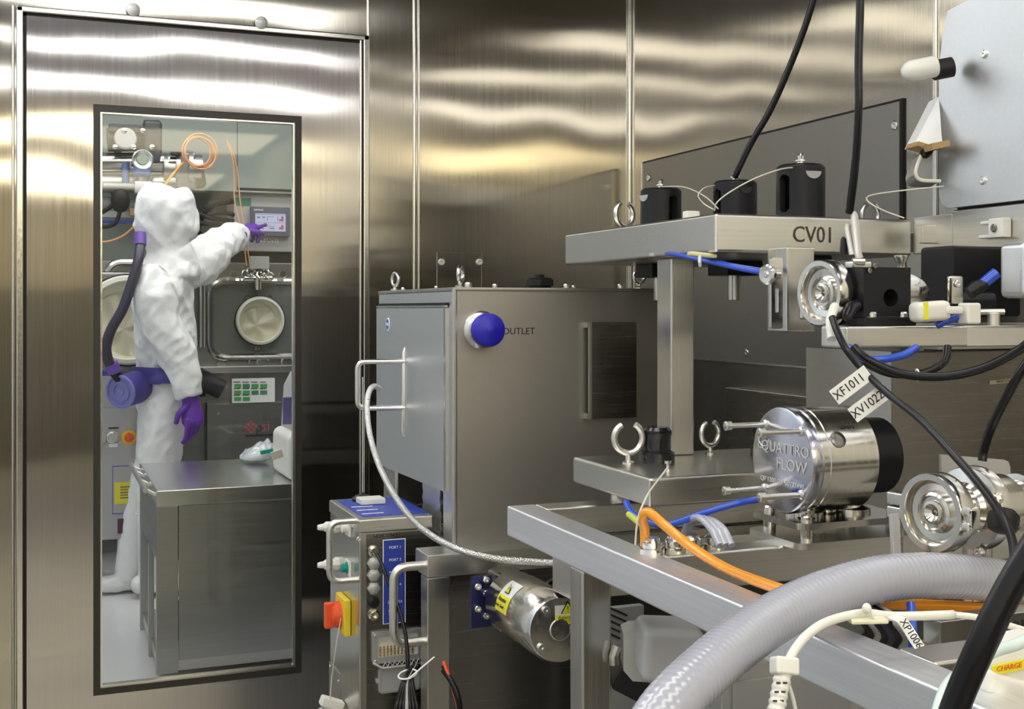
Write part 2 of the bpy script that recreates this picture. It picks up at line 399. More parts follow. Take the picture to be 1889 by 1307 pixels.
# upright seams of the panelling
def trim(i, px, wd, m=M_bright, y=YD, z1=CEIL):
    x = P(px, 570, Y=y).x
    struct(B().box(x-wd/2, x+wd/2, y-.007, y, 0, z1, .0025, 2).obj('trim_%d' % i, m))
trim(2, 679, .007); trim(3, 764, .008); trim(4, 772, .006)
struct(B().box(XW-.012, XW, YD-.012, YD, 0, CEIL, .004).obj('trim_5', M_bright))
ys = P(1727, 300, X=XW).y
struct(B().box(XW-.006, XW, ys-.006, ys+.006, 0, CEIL, .002).obj('trim_6', M_bright))
# window in the door
win = struct(thing('window_1', '', '', ((wx0+wx1)/2, YD, wz0))); del win['label'], win['category']
def ringrect(b, x0, x1, z0, z1, wdt, y0, y1):
    b.prism([(x0, z0), (x1, z0), (x1, z1), (x0, z1)], (0, y0, 0), X3, Z3, (0, y1-y0, 0), hole=[(x0+wdt, z0+wdt), (x1-wdt, z0+wdt), (x1-wdt, z1-wdt), (x0+wdt, z1-wdt)]); return b
ringrect(B(), wx0, wx1, wz0, wz1, .020, YD-.003, YD+.036).obj('window_seal', M_gask, win, smooth=False)
ringrect(B(), wx0+.020, wx1-.020, wz0+.020, wz1-.020, .005, YD+.004, YD+.030).obj('window_bead', M_bright, win, smooth=False)
B().box(wx0+.018, wx1-.018, YD+.006, YD+.010, wz0+.018, wz1-.018).obj('pane', M_glass, win)
# ceiling lamps
for i, (x0, x1, y0, y1, s, c) in enumerate(PANELS+FAR_PANELS):
    n = 2
    dx = (x1-x0)/n
    for k in range(n):
        a, d = x0+dx*k+.02, x0+dx*(k+1)-.02
        l = struct(thing('ceiling_light', '', '', ((a+d)/2, (y0+y1)/2, CEIL-.03))); del l['label'], l['category']
        B().box(a, d, y0, y1, CEIL-.018, CEIL-.012).obj('diffuser', emis('lamp_%d_%d' % (i, k), c, s), l)
        bb = B(); bb.prism([(a-.02, y0-.02), (d+.02, y0-.02), (d+.02, y1+.02), (a-.02, y1+.02)], (0, 0, CEIL-.024), X3, Y3, (0, 0, .024), hole=[(a, y0), (d, y0), (d, y1), (a, y1)])
        bb.obj('lamp_frame', M_greyp, l, smooth=False)
# ---- vent panel on right wall
va = P(1190, 302, X=XW); vb = P(1665, 192, X=XW); vz0 = P(1380, 667, X=XW).z
vz1 = va.z
vent = thing('vent_panel', 'large dark perforated metal sheet screwed to the right steel wall', 'vent panel', (XW, (va.y+vb.y)/2, vz0))
B().box(XW-.010, XW-.004, vb.y, va.y, vz0, vz1).obj('perforated_sheet', M_perf, vent)
b = B(); e = .007
for y0, y1, z0, z1 in ((vb.y-e, va.y+e, vz1, vz1+e), (vb.y-e, vb.y, vz0, vz1), ): b.box(XW-.006, XW, y0, y1, z0, z1)
b.obj('rubber_edge', M_rubber, vent)
b = B(); b.box(XW-.012, XW, vb.y-e, va.y+e, vz0-.005, vz0); b.box(XW-.012, XW, va.y, va.y+.006, vz0, vz1); b.obj('bright_edge', M_bright, vent)
screws(vent, [P(1651, 231, X=XW-.010), P(1197, 328, X=XW-.010), P(1378, 651, X=XW-.010), P(1622, 640, X=XW-.010)], (-1, 0, 0), .011, .004)
# lower wall sheet and step housing under the vent panel
tag(B().box(XW-.006, XW, vb.y-.3, va.y+.02, .3, vz0-.006, .001).obj('wall_sheet', M_perf0), 'dark scuffed steel sheet covering the wall below the perforated panel', 'wall sheet')
q = P(1340, 714, X=XW-.05)
hs = thing('wall_housing', 'low dark steel housing on the wall behind the round pump head', 'housing', (XW-.03, q.y-.4, .5))
B().box(XW-.05, XW-.006, q.y-1.0, q.y, .5, q.z-.004, .002).obj('body', M_dark, hs)
B().box(XW-.052, XW-.006, q.y-1.0, q.y+.001, q.z-.004, q.z, .001).obj('top_edge', M_bright, hs)
# small access plate on the front wall
a, c = P(806, 465, Y=YD), P(888, 465, Y=YD)
ap = thing('access_plate', 'small square steel plate with two round fixings above the blasted cabinet', 'plate', ((a.x+c.x)/2, YD, a.z-.12))
B().box(a.x, c.x, YD-.0035, YD, a.z-.13, a.z, .001).obj('plate', M_wall, ap)
b = B(); b.tube([(a.x, YD-.004, a.z-.13), (a.x, YD-.004, a.z), (c.x, YD-.004, a.z), (c.x, YD-.004, a.z-.13)], .001, 6).obj('edge', M_bright, ap)
screws(ap, [P(814, 483, Y=YD-.0035), P(884, 483, Y=YD-.0035)], (0, -1, 0), .011, .009, m=M_creamr)

# ================================================================ BLASTED CABINET
cx0, cy0, cx1, cy1, cz0, cz1 = .834, 2.466, 1.385, 3.09, .762, 1.324
cab = thing('blasted_cabinet', 'bead-blasted steel cabinet with blue capped outlet and hinged side door', 'cabinet', ((cx0+cx1)/2, (cy0+cy1)/2, cz0))
b = B()
th = .02
b.box(cx0+.0005, cx1, cy0, cy0+.004, cz0, cz1-.004)                       # front skin
b.box(cx0, cx1, cy1-.02, cy1, cz0+.14, cz1)
b.box(cx1-.02, cx1, cy0, cy1, cz0, cz1)
b.box(cx0, cx1, cy0+.02, cy1, cz0+.17, cz0+.18)
b.obj('body', M_blast, cab)
b = B(); b.box(cx0-.001, cx0+.004, cy0+.001, cy0+.075, cz0, cz1-.062); b.box(cx0-.001, cx0+.004, cy0+.001, cy1, cz1-.062, cz1-.005); b.box(cx0-.001, cx0+.004, cy1-.03, cy1, cz0+.16, cz1-.062)
b.obj('side_frame', M_sheet, cab)  # lighter steel on this side puts its brighter light into the colour
B().box(cx0-.004, cx1+.004, cy0-.004, cy1, cz1-.004, cz1+.004, .002).obj('top_plate', M_blast, cab)
B().tube([(cx0, cy0, cz0), (cx0, cy0, cz1)], .006, 10).obj('weld_seam', M_plate, cab)
# door on the left face with slanting lower edge
dy0, dy1 = cy0+.035, cy1-.015
dzt = P(770, 568, X=cx0-.012).z
za, zb = P(822, 908, X=cx0-.012), P(700, 850, X=cx0-.012)
dr = B().prism([(dy0, za.z), (dy1, zb.z-.01), (dy1, dzt), (dy0, dzt)], (cx0-.012, 0, 0), Y3, Z3, (.012, 0, 0)).obj('door', M_sheet, cab, smooth=False)
bb = B(); bb.box(cx0-.014, cx0-.012, dy0-.012, dy0-.002, za.z, dzt); bb.box(cx0-.013, cx0-.004, dy0, dy1, dzt+.002, dzt+.006); bb.obj('door_edge', M_bright, cab)
b = B(); b.box(cx0-.008, cx0-.001, dy0, dy1, dzt+.006, dzt+.012); b.obj('door_gap', M_rubber, cab)
# louver / slot weld on door with handle
hy = P(746, 700, X=cx0-.013).y
z_a, z_b = P(746, 640, X=cx0-.013).z, P(746, 805, X=cx0-.013).z
B().tube([(cx0-.012, hy, z_b), (cx0-.014, hy, z_b+.015), (cx0-.014, hy, z_a-.015), (cx0-.012, hy, z_a)], [.003, .006, .005, .002], 8).obj('slot_seam', M_bright, dr)
z1, z2 = P(735, 669, X=cx0-.05).z, P(735, 757, X=cx0-.05).z
hp = [(cx0-.012, hy, z1), (cx0-.125, hy+.02, z1), (cx0-.125, hy+.02, z2), (cx0-.012, hy, z2)]
B().tube(corner(hp, .02), .0065, 14).obj('handle', M_bright, dr)
# round badge
q = P(716, 598, X=cx0-.013)
bg = B().lathe(q, (-1, 0, 0), [(.017, 0), (.017, .001), (.016, .0015)], 28).obj('badge', M_inkw, dr)
B().lathe(q+V((-.0016, 0, 0)), (-1, 0, 0), [(.0135, 0), (.0135, .0003)], 28).obj('badge_disc', mat('badge_blue', (.03, .10, .5), .3), dr)
text('PALL', .0115, q+V((-.0022, 0, 0)), (0, -1, 0), Z3, M_inkw, dr)
# outlet with blue cap on the front face
q = P(888, 608, Y=cy0)
B().lathe(q, (0, -1, 0), [(.040, 0), (.042, .004), (.038, .008), (.034, .010), (.034, .03), (.035, .032)], 40).obj('outlet_collar', M_bright, cab)
B().lathe(q+V((0, -.03, 0)), (0, -1, 0), [(.034, 0), (.0365, .003), (.0365, .020), (.034, .026), (.018, .033), (.004, .036), (.003, .038)], 40).obj('blue_cap', M_blue, cab)['label'] = 'blue plastic outlet cap'
text('OUTLET', .021, P(957, 611, Y=cy0-.0008), X3, Z3, M_ink, cab, sx=1.0)
# name plate holder
a, c = P(1080, 594, Y=cy0), P(1167, 768, Y=cy0)
b = B(); b.box(a.x+.004, c.x, cy0-.020, cy0-.016, c.z, a.z, .0008); pl = b.obj('name_plate', M_dark, cab)
b = B(); b.box(a.x, a.x+.006, cy0-.022, cy0-.014, c.z, a.z); b.box(a.x-.004, a.x-.0002, cy0-.02, cy0, a.z-.012, a.z); b.box(a.x-.004, a.x-.0002, cy0-.02, cy0, c.z, c.z+.012)
b.box(c.x+.0002, c.x+.004, cy0-.02, cy0, a.z-.02, a.z); b.obj('plate_bracket', M_plate, cab)
xm = (a.x+c.x)/2+.003; hgt = a.z-c.z
B().prism(rrect(-.016, .016, -.006, .006, .003), (xm, cy0-.0204, a.z-.014), X3, Z3, (0, -.0003, 0), hole=rrect(-.0148, .0148, -.0048, .0048, .002)).obj('lettering', M_ink, pl)
text('PALL', .010, (xm, cy0-.0206, a.z-.014), X3, Z3, M_ink, pl)
for i in range(17):
    if i in (3, 12, 13): continue
    z = a.z-.030-i*.0092
    n_ = R.randint(5, 11)
    text(''.join(R.choice('IlIEHNTUO ') for _ in range(n_)), .006, (xm-.036, cy0-.0204, z), X3, Z3, M_ink, pl, align='LEFT')
# eyebolts, studs, knob on top
zt = cz1+.004
eye = thing('eyebolt', 'steel lifting eyebolt on the front left corner of the blasted cabinet', 'eyebolt', P(846, 533, T=2.66), 'lifting eyebolts on the blasted cabinet')
e0 = V((cx0+.035, cy0+.06, zt)); eye.location = e0; BASE[eye.name] = e0
b = B(); b.lathe(e0, Z3, [(.013, 0), (.013, .004), (.006, .008), (.006, .014)], 20); b.obj('collar', M_pol, eye)
B().arc(e0+V((0, 0, .030)), (.8, -.6, 0), .0165, .0048, 0, 360, 12, 36).obj('ring', M_pol, eye)
for px, yy, lb, rz in ((710, cy1-.05, 'steel lifting eyebolt at the far left corner of the blasted cabinet', .9), (1180, cy0+.07, 'steel lifting eyebolt at the right end of the blasted cabinet top', -.7)):
    p = P(px, 540, Y=yy); dup(eye, (min(max(p.x, cx0+.03), cx1-.04), yy, zt), lb, (0, 0, rz))
for px, s in ((744, 1), (805, .8), (864, 1.4), (913, 1), (1045, 1.2), (1058, .8), (1145, 1.3)):
    yy = cy0+.03 if px > 840 else P(px, 540, X=cx0+.03).y
    xx = P(px, 540, Y=yy).x if px > 840 else cx0+.03
    screws(cab, [(xx, yy, zt)], Z3, .006*s, .008*s, name='stud')
kx = P(995, 535, Y=cy0+.16).x
kn = tag(B().lathe((kx, cy0+.16, zt), Z3, [(.028, 0), (.028, .006), (.034, .008), (.034, .022), (.030, .026), (.012, .028), (.012, .034), (.004, .036)], 10).obj('clamping_knob', M_black), 'black fluted clamping knob on top of the blasted cabinet', 'knob')
# foot and jagged bracket below the cabinet's open side
ft = thing('cabinet_foot', 'brushed steel foot column under the open side of the blasted cabinet', 'foot', (cx0+.02, cy1-.10, .814))
q = P(716, 900, X=cx0+.004)
B().box(cx0+.004, cx0+.10, q.y-.07, q.y+.05, .775, cz0+.17, .008, 3).obj('column', M_brZ, ft)
jb = thing('jagged_bracket', 'thin bent steel bracket with notched edges inside the open cabinet base', 'bracket', (cx0+.06, cy0+.2, .764))
prof = []
ya, yb = cy0+.13, cy0+.27
for i in range(12): prof.append((ya+(yb-ya)*i/11, .890+(.008 if i % 2 else 0)))
for i in range(10): prof.append((yb-(.006 if i % 2 else 0), .885-.12*i/9))
prof.append((ya+.012, .765))
for i in range(8): prof.append((ya+(.006 if i % 2 else 0), .775+.10*i/7))
B().prism(prof, (cx0+.01, 0, 0), Y3, Z3, (.004, 0, 0)).obj('sheet', M_sheet, jb, smooth=False)
B().box(cx0+.004, cx0+.05, ya-.01, yb, .762, .768, .001).obj('flange', M_bright, jb)

# frame beneath the cabinet
fx0, fy0, fz1 = .752, 2.40, .762
fr = thing('tube_stand', 'brushed square tube frame carrying the blasted cabinet, with a side handle', 'frame', (1.1, 2.7, 0))
B().box(fx0, 1.45, fy0, fy0+.09, fz1-.048, fz1, .003).obj('front_rail', M_brX, fr)
B().box(.86, 1.45, cy1-.06, cy1, fz1-.048, fz1, .003).obj('rear_rail', M_brX, fr)
B().box(cx0+.02, .90, fy0+.09, cy1-.06, fz1-.048, fz1, .003).obj('side_rail', M_brY, fr)
B().box(fx0, fx0+.05, fy0, fy0+.05, 0, fz1-.048, .003).obj('leg', M_brZ, fr)
B().box(1.40, 1.45, fy0, fy0+.05, 0, fz1-.048, .003).obj('leg', M_brZ, fr)
B().box(1.40, 1.45, cy1-.05, cy1, 0, fz1-.048, .003).obj('leg', M_brZ, fr)
B().box(fx0+.05, 1.40, fy0+.03, fy0+.034, .05, fz1-.048).obj('front_panel', M_dark, fr)
hx = [(fx0, fy0+.02, P(783, 1046, Y=fy0).z), (fx0-.068, fy0+.02, P(783, 1046, Y=fy0).z), (fx0-.068, fy0+.02, P(783, 1187, Y=fy0).z), (fx0, fy0+.02, P(783, 1187, Y=fy0).z)]
B().tube(corner(hx, .03), .0095, 18).obj('handle', M_rod, fr)

# ================================================================ CONTROL BOX with ports
bx0, by0, bx1, by1, bz1 = .653, 2.59, .822, 2.88, .814
cb = thing('control_box', 'tall steel control box with a column of ports and a blue printed label', 'control box', ((bx0+bx1)/2, (by0+by1)/2, 0))
B().box(bx0, bx1, by0, by1, .02, bz1-.03, .004).obj('body', M_brZ, cb)
B().box(bx0-.003, bx1, by0-.012, by1, bz1-.03, bz1, .004).obj('lid', M_brX, cb)
px_ = P(676, 1000, Y=by0).x
B().box(px_, bx1-.002, by0-.0015, by0, .03, bz1-.035).obj('front_panel', M_dark, cb)
zz = [P(640, 965, Y=by0).z, P(640, 1076, Y=by0).z]
B().tube(corner([(bx0, by0+.03, zz[0]), (bx0-.06, by0+.03, zz[0]), (bx0-.06, by0+.03, zz[1]), (bx0, by0+.03, zz[1])], .025), .0075, 16).obj('handle', M_rod, cb)
yf = by0-.0015
# blue label with white border
a, c = P(706, 995, Y=yf), P(748, 1147, Y=yf)
B().box(a.x, c.x, yf-.0008, yf, c.z, a.z).obj('label_border', M_inkw, cb)
B().box(a.x+.002, c.x-.002, yf-.0012, yf, c.z+.002, a.z-.002).obj('blue_label', M_bluel, cb)
xm = (a.x+c.x)/2+.002
for s, py in (('PORT 1', 1011), ('PORT 2', 1034), ('PORT 3', 1057), ('PORT 4', 1080), ('24V', 1105), ('0.3A 1.5A', 1112), ('MOTOR', 1128), ('COMMS', 1134)):
    text(s, .0085, (xm, yf-.0014, P(700, py, Y=yf).z), X3, Z3, M_inkw, cb)
text('HCM  1104.1', .010, P(712, 988, Y=yf-.001), X3, Z3, M_ink, cb)
text('XP-XV', .0085, P(728, 1154, Y=yf-.001), X3, Z3, M_ink, cb)
for py, k in ((1016, 1), (1038, 0), (1060, 0), (1084, 0), (1110, 2), (1133, 1)):
    q = P(689, py, Y=yf)
    if k == 0:
        o = B().lathe(q, (0, -1, 0), [(.015, 0), (.015, .006), (.012, .007), (.012, .012), (.010, .013)], 6).obj('port_cap', M_alu, cb)
    elif k == 1:
        B().lathe(q, (0, -1, 0), [(.013, 0), (.013, .005), (.009, .006), (.009, .012), (.006, .012), (.006, .003)], 24).obj('port_socket', M_pol, cb)
    else:
        B().lathe(q, (0, -1, 0), [(.012, 0), (.012, .008), (.009, .014), (.004, .014)], 20).obj('port_plug', M_black, cb)
screws(cb, [P(662, 994, Y=by0-.001)], (0, -1, 0), .006, .003)
# multi-pin connector
a, c = P(685, 1165, Y=yf), P(778, 1212, Y=yf)
x0, x1 = a.x, min(c.x, bx1-.003)
z1, z0 = a.z, c.z
k = B().prism(rrect(x0, x1, z0, z1, .006), (0, yf, 0), X3, Z3, (0, -.012, 0), hole=rrect(x0+.012, x1-.012, z0+.012, z1-.008, .004)).obj('multi_pin_connector', M_alu, cb)
B().box(x0+.012, x1-.012, yf-.004, yf, z0+.012, z1-.008).obj('insert', M_creamr, k)
b = B()
for i in range(10):
    for j in range(4): b.cyl((x0+.019+i*.0082, yf-.010, z0+.017+j*.006), (x0+.019+i*.0082, yf-.004, z0+.017+j*.006), .0018, seg=6)
b.obj('pins', mat('brass_pin', (.75, .55, .2), .3, metal=1), k)
screws(k, [(x0+.006, yf-.012, z0+.006), (x0+.006, yf-.012, z1-.006)], (0, -1, 0), .003, .002)
b = B(); b.tube([(x0, yf-.014, z0+.004), (x0+.02, yf-.02, z0-.008), (x1-.01, yf-.02, z0-.008)], .003, 8)
for i in range(8): b.tube([(x0+.022+i*.011, yf-.016, z0-.007), (x0+.028+i*.011, yf-.016, z0+.003), (x0+.033+i*.011, yf-.016, z0-.007)], .0015, 6)
b.obj('locking_lever', M_alu, k)
a, c = P(697, 1230, Y=yf), P(774, 1268, Y=yf)
b = B(); b.prism(rrect(a.x, c.x, c.z, a.z, .008), (0, yf, 0), X3, Z3, (0, -.010, 0)); b.box(a.x-.006, a.x, yf-.008, yf, (a.z+c.z)/2-.004, (a.z+c.z)/2+.004); lid = b.obj('connector_lid', M_greyp, cb)
B().prism(rrect(a.x+.001, c.x-.001, c.z+.001, a.z-.001, .008), (0, yf-.010, 0), X3, Z3, (0, -.002, 0), hole=rrect(a.x+.005, c.x-.005, c.z+.005, a.z-.005, .005)).obj('lid_rim', M_alu, lid)
# things on top of the box
t_ = tag(B().box(bx0+.012, bx1-.002, by0+.02, by1-.02, bz1, bz1+.0015).obj('instruction_card', M_bluel), 'blue and white printed card lying on the control box top', 'card')
for y_ in (by0+.05, by0+.10, by0+.15):
    B().box(bx0+.02, bx0+.07, y_, y_+.006, bz1+.0015, bz1+.002).obj('printed_line', M_inkw, t_)
p = P(672, 928, Z=bz1+.0015)
tag(B().box(p.x-.016, p.x+.045, p.y-.03, p.y+.02, bz1+.002, bz1+.016, .003).obj('white_card_box', M_white), 'small white plastic box on the blue card beside the cabinet foot', 'box')
p2 = P(668, 914, Z=bz1+.012)
an = thing('antenna_stub', 'thin black antenna on a round black base behind the control box lid', 'antenna', (p2.x, by1-.05, bz1+.0015))
q = V((p2.x, by1-.05, bz1+.0015))
B().lathe(q, Z3, [(.026, 0), (.026, .006), (.018, .012), (.006, .016), (.004, .02)], 28).obj('base', M_black, an)
B().tube([q+V((0, 0, .018)), q+V((0, 0, .30))], .0016, 8).obj('mast', M_rod, an)
# left-side fittings
ls = []
for i, (py, lb) in enumerate(((952, 'topmost'), (1018, 'second')) ):
    zc = P(600, py, X=bx0).z; yy = by0+.20
    f = thing('cable_gland', 'white plastic cable gland, %s on the left side of the control box' % lb, 'cable gland', (bx0, yy, zc-.013), 'white glands on the control box')
    B().lathe((bx0, yy, zc), (-1, 0, 0), [(.016, 0), (.016, .010), (.012, .011), (.013, .03), (.009, .036)], 8).obj('nut', M_white, f)
    B().lathe((bx0-.03, yy, zc), (-1, 0, 0), [(.008, 0), (.008, .012), (.006, .02)], 16).obj('sleeve', M_white, f)
for i, (py, m, lb) in enumerate(((966, M_white, 'white'), (1038, M_green, 'green'))):
    zc = P(635, py, X=bx0).z; yy = by0+.09
    f = thing('side_connector', '%s round connector on the left side of the control box behind the handle' % lb, 'connector', (bx0, yy, zc-.012))
    B().lathe((bx0, yy, zc), (-1, 0, 0), [(.014, 0), (.014, .008), (.010, .009), (.010, .018), (.007, .020)], 20).obj('body', m, f)
    B().box(bx0-.006, bx0, yy-.022, yy+.022, zc-.018, zc+.018, .002).obj('flange', M_white, f)
zc = P(620, 1112, X=bx0).z; yy = by0+.12
sw = thing('isolator_switch', 'red rotary isolator switch on a yellow plate, left side of the control box', 'switch', (bx0, yy, zc-.04))
B().box(bx0-.016, bx0, yy-.045, yy+.045, zc-.042, zc+.042, .004).obj('yellow_plate', M_yellowp, sw)
B().lathe((bx0-.016, yy, zc), (-1, 0, 0), [(.030, 0), (.030, .010), (.026, .014), (.026, .018), (.020, .022)], 28).obj('red_dial', M_red, sw)
B().box(bx0-.052, bx0-.03, yy-.008, yy+.008, zc-.03, zc+.03, .004, 3).obj('red_grip', M_red, sw)
p = P(617, 1260, X=bx0)
ld = thing('side_data_plate', 'small steel data plate low on the control box side', 'data plate', (bx0, p.y, p.z-.05))
B().box(bx0-.002, bx0, p.y-.06, p.y+.05, p.z-.05, p.z+.04, .0005).obj('plate', M_plate, ld)
screws(ld, [(bx0-.002, p.y-.05, p.z+.02), (bx0-.002, p.y+.04, p.z+.03)], (-1, 0, 0), .004, .002)
p = P(612, 1300, X=bx0-.03)
gl = thing('angled_plug', 'white angled plug at the foot of the control box side', 'plug', (bx0-.03, p.y, p.z-.03))
B().ob(p+V((0, 0, .005)), (.055, .03, .022), x=(-1, 0, .4), bev=.004).obj('body', M_white, gl)
B().lathe(p, (-1, 0, -.5), [(.014, 0), (.014, .02), (.010, .022), (.010, .04)], 12).obj('nut', M_greyp, gl)
cable('thin_wire', [(629, 1140, 2.68), (620, 1190, 2.68), (612, 1250, 2.7), (609, 1290, 2.7)], .0012, M_paleC, 'thin pale wire hanging down from the red and yellow switch')
cable('signal_cable', [(691, 1016, 2.58), (700, 1030, 2.55), (715, 1070, 2.52), (735, 1120, 2.5), (748, 1170, 2.48), (752, 1230, 2.46), (745, 1262, 2.46)], .0042, M_cable, 'black cable hanging from the top port of the control box')
for i in range(7):
    x = i*4.2
    cable('bundle_cable', [(765+x*.3, 1226, 2.44), (752+x*.35, 1240+i, 2.40), (742+x*.75, 1262, 2.38), (735+x*1.25, 1290, 2.37), (730+x*1.6, 1325, 2.36), (728+x*1.6, 1480, 2.36), (732+x*1.5, 1740, 2.37)], .0045, M_cable if i != 3 else M_greyp,
          ['black cable in the bundle beside the control box, outermost on the left', 'black cable in the bundle beside the control box, second from left', 'black cable in the bundle beside the control box, third from left', 'grey cable in the middle of the black cable bundle', 'black cable in the bundle beside the control box, third from right', 'black cable in the bundle beside the control box, second from right', 'black cable in the bundle beside the control box, outermost on the right'][i], 'cable', 'cables bundled beside the control box')
tie = B(); q = P(752, 1243, T=2.395); tie.arc(q, (.25, .1, -1), .019, .0017, 0, 360, 8, 24); tie.tube([q+V((0, -.02, 0)), q+V((.05, -.02, .035))], .0017, 6)
tag(tie.obj('cable_tie', M_inkw), 'white cable tie with a long tail around the black cable bundle', 'cable tie')
for i, (r_, m) in enumerate(((.006, M_cable), (.005, M_cable), (.004, M_red))):
    cable('floor_cable', [(818, 1235-i*8, 2.38), (836, 1262+i*4, 2.36), (846, 1290+i*8, 2.35), (848, 1330, 2.35), (846, 1500, 2.35), (850, 1745, 2.36)], r_, m, ['black cable curving down beside the frame leg handle, outer one', 'black cable curving down beside the frame leg, inner one', 'thin red cable curving down beside the frame leg'][i])

# ================================================================ MOTOR under the cabinet frame
A0 = P(948, 1108, T=2.40); A1 = P(1032, 1160, T=2.14)
ax = (A1-A0).normalized(); L_ = (A1-A0).length
mo = thing('drum_motor', 'polished steel drum motor with two yellow warning stickers under the frame', 'motor', (A0+A1)/2-V((0, 0, .07)))
B().lathe(A0, ax, [(.02, -.02), (.055, -.015), (.060, 0), (.060, L_*.18), (.062, L_*.2), (.062, L_*.96), (.058, L_)], 56).obj('drum', M_pol, mo)
B().lathe(A1, ax, [(.058, 0), (.056, .003), (.020, .003), (.018, .005), (.002, .005)], 48).obj('end_cap', M_bright, mo)
xx, yy_, zz_ = frame(ax)
screws(mo, [A1+(xx*math.cos(a)+yy_*math.sin(a))*.046+ax*.003 for a in (.6, 2.2, 3.8, 5.4)], ax, .007, .006)
def sticker(o, x, y, wd, hh, parent, n):
    x = V(x).normalized(); y = V(y).normalized(); n = V(n).normalized(); d = n*.0006
    st = B().prism([(-wd/2, -hh/2), (wd/2, -hh/2), (wd/2, hh/2), (-wd/2, hh/2)], o, x, y, d).obj('warning_sticker', M_whitep, parent, smooth=False)
    B().prism([(-wd/2, -hh/2), (wd/2, -hh/2), (wd/2, -hh*.02), (-wd/2, -hh*.02)], V(o)+d, x, y, d*.5).obj('yellow_band', M_yellow, st, smooth=False)
    s = wd*.28
    B().prism([(-s, hh*.06), (s, hh*.06), (0, hh*.06+s*1.7)], V(o)+d, x, y, d*.5).obj('triangle', M_ink, st, smooth=False)
    s *= .8
    B().prism([(-s, hh*.08), (s, hh*.08), (0, hh*.08+s*1.65)], V(o)+d*1.5, x, y, d*.4).obj('triangle_fill', M_yellow, st, smooth=False)
    text('!', s*1.3, V(o)+d*2.1+y*(hh*.08+s*.65), x, y, M_ink, st)
    text('Attention', wd*.20, V(o)+d*1.7-y*hh*.15, x, y, M_ink, st); text('Surface Chaude', wd*.14, V(o)+d*1.7-y*hh*.33, x, y, M_ink, st)
    return st
view = (A0+A1)/2-V((0, 0, ZC)); 
# side sticker wraps around the drum facing the camera
def wrap_sticker():
    o = A0.lerp(A1, .42); n0 = (V((0, 0, ZC))-o); n0 = (n0-ax*n0.dot(ax)).normalized(); t0 = ax.cross(n0)
    if t0.z < 0: t0 = -t0
    # around = t0 (up), along = ax
    def grid(u0, u1, h0, h1, rr, nm, m, par):
        bm = B(); g_ = []
        for i in range(9):
            a = (h0+(h1-h0)*i/8)/rr; row = []
            for u in (u0, u1): row.append(bm.bm.verts.new(o+ax*u+(n0*math.cos(a)+t0*math.sin(a))*rr))
            g_.append(row)
        for p_, q_ in zip(g_, g_[1:]): bm.bm.faces.new((p_[0], p_[1], q_[1], q_[0]))
        return bm.obj(nm, m, par)
    rr = .0627
    st = grid(-.036, .036, -.032, .034, rr, 'warning_sticker', M_whitep, mo)
    grid(-.036, .036, -.032, .0, rr+.0004, 'yellow_band', M_yellow, st)
    n = n0; c = o+n*(rr+.001)
    up = t0
    xd = up.cross(n)
    B().prism([(-.013, .005), (.013, .005), (0, .027)], c, xd, up, n*.0003).obj('triangle', M_ink, st, smooth=False)
    B().prism([(-.010, .007), (.010, .007), (0, .024)], c+n*.0004, xd, up, n*.0003).obj('triangle_fill', M_yellow, st, smooth=False)
    text('!', .014, c+n*.001+up*.013, xd, up, M_ink, st)
    text('Attention', .012, c+n*.0012-up*.009, xd, up, M_ink, st); text('Surface Chaude', .0085, c-up*.021, xd, up, M_ink, st)
wrap_sticker()
ux = Z3.cross(ax).normalized()
if ux.dot(X3) < 0: ux = -ux
uy = ax.cross(ux) if ax.cross(ux).z > 0 else ux.cross(ax)
sticker(A1+ax*.0035+ux*.015+uy*.026, ux, uy, .048, .034, mo, ax)
B().cyl(A0-ax*.02, A0-ax*.08, .035, .035).obj('neck', M_brX, mo)
q0 = P(898, 1108, T=2.43)
mp_ = thing('motor_bracket', 'blue-tinted steel bracket plate with bolts beside the drum motor', 'bracket', q0-V((0, 0, .06)))
b = B(); b.ob(q0+V((.02, .0, 0)), (.008, .07, .11), bev=.001); b.ob(q0+V((.045, 0, -.005)), (.05, .05, .08), bev=.004); b.obj('plate', M_brZ, mp_)
B().ob(q0+V((-.012, 0, 0)), (.045, .004, .105), bev=.001).obj('blue_plate', mat('blue_film', (.035, .04, .15), .3, metal=.6), mp_)
screws(mp_, [q0+V((-.022, -.003, .033)), q0+V((-.004, -.003, .018)), q0+V((-.022, -.003, -.012)), q0+V((-.004, -.003, -.028)), q0+V((-.004, -.003, .045))], (0, -1, 0), .0075, .010)
B().cyl(P(932, 1072, T=2.5), P(932, 1050, T=2.5), .032).obj('neck_ring', M_pol, mp_)
cable('motor_cable', [(985, 1068, 2.38), (1002, 1080, 2.34), (1025, 1068, 2.32), (1034, 1085, 2.3), (1025, 1110, 2.34)], .005, M_cable, 'black cable looping above the drum motor')
B().cyl
# ================================================================ UPPER TRAY (CV01) on column, LOWER TRAY
tx0, tx1, ty0, ty1, tz0, tz1 = 1.112, 1.544, 1.84, 2.50, 1.381, 1.451
ut = thing('upper_tray', 'brushed steel tray table engraved CV01 carrying three black couplings', 'tray', (1.165, 2.08, .994))
b = B(); b.box(tx0, tx1, ty0, ty1, tz0, tz1, .006, 3); b.obj('top', M_brX, ut)
B().tube([(tx0+.002, ty0+.002, tz0+.001), (tx0+.002, ty0+.002, tz1-.004)], .003, 10).obj('corner_weld', M_bright, ut)
text('CV01', .042, P(1501, 434, Y=ty0-.0008), X3, Z3, mat('engraving', (.05, .045, .035), .5), ut, name='engraving', sx=.95)
colx0, colx1, coly0, coly1 = 1.139, 1.191, 2.050, 2.110
B().box(colx0, colx1, coly0, coly1, .994, tz0, .004, 3).obj('column', M_brZ, ut)
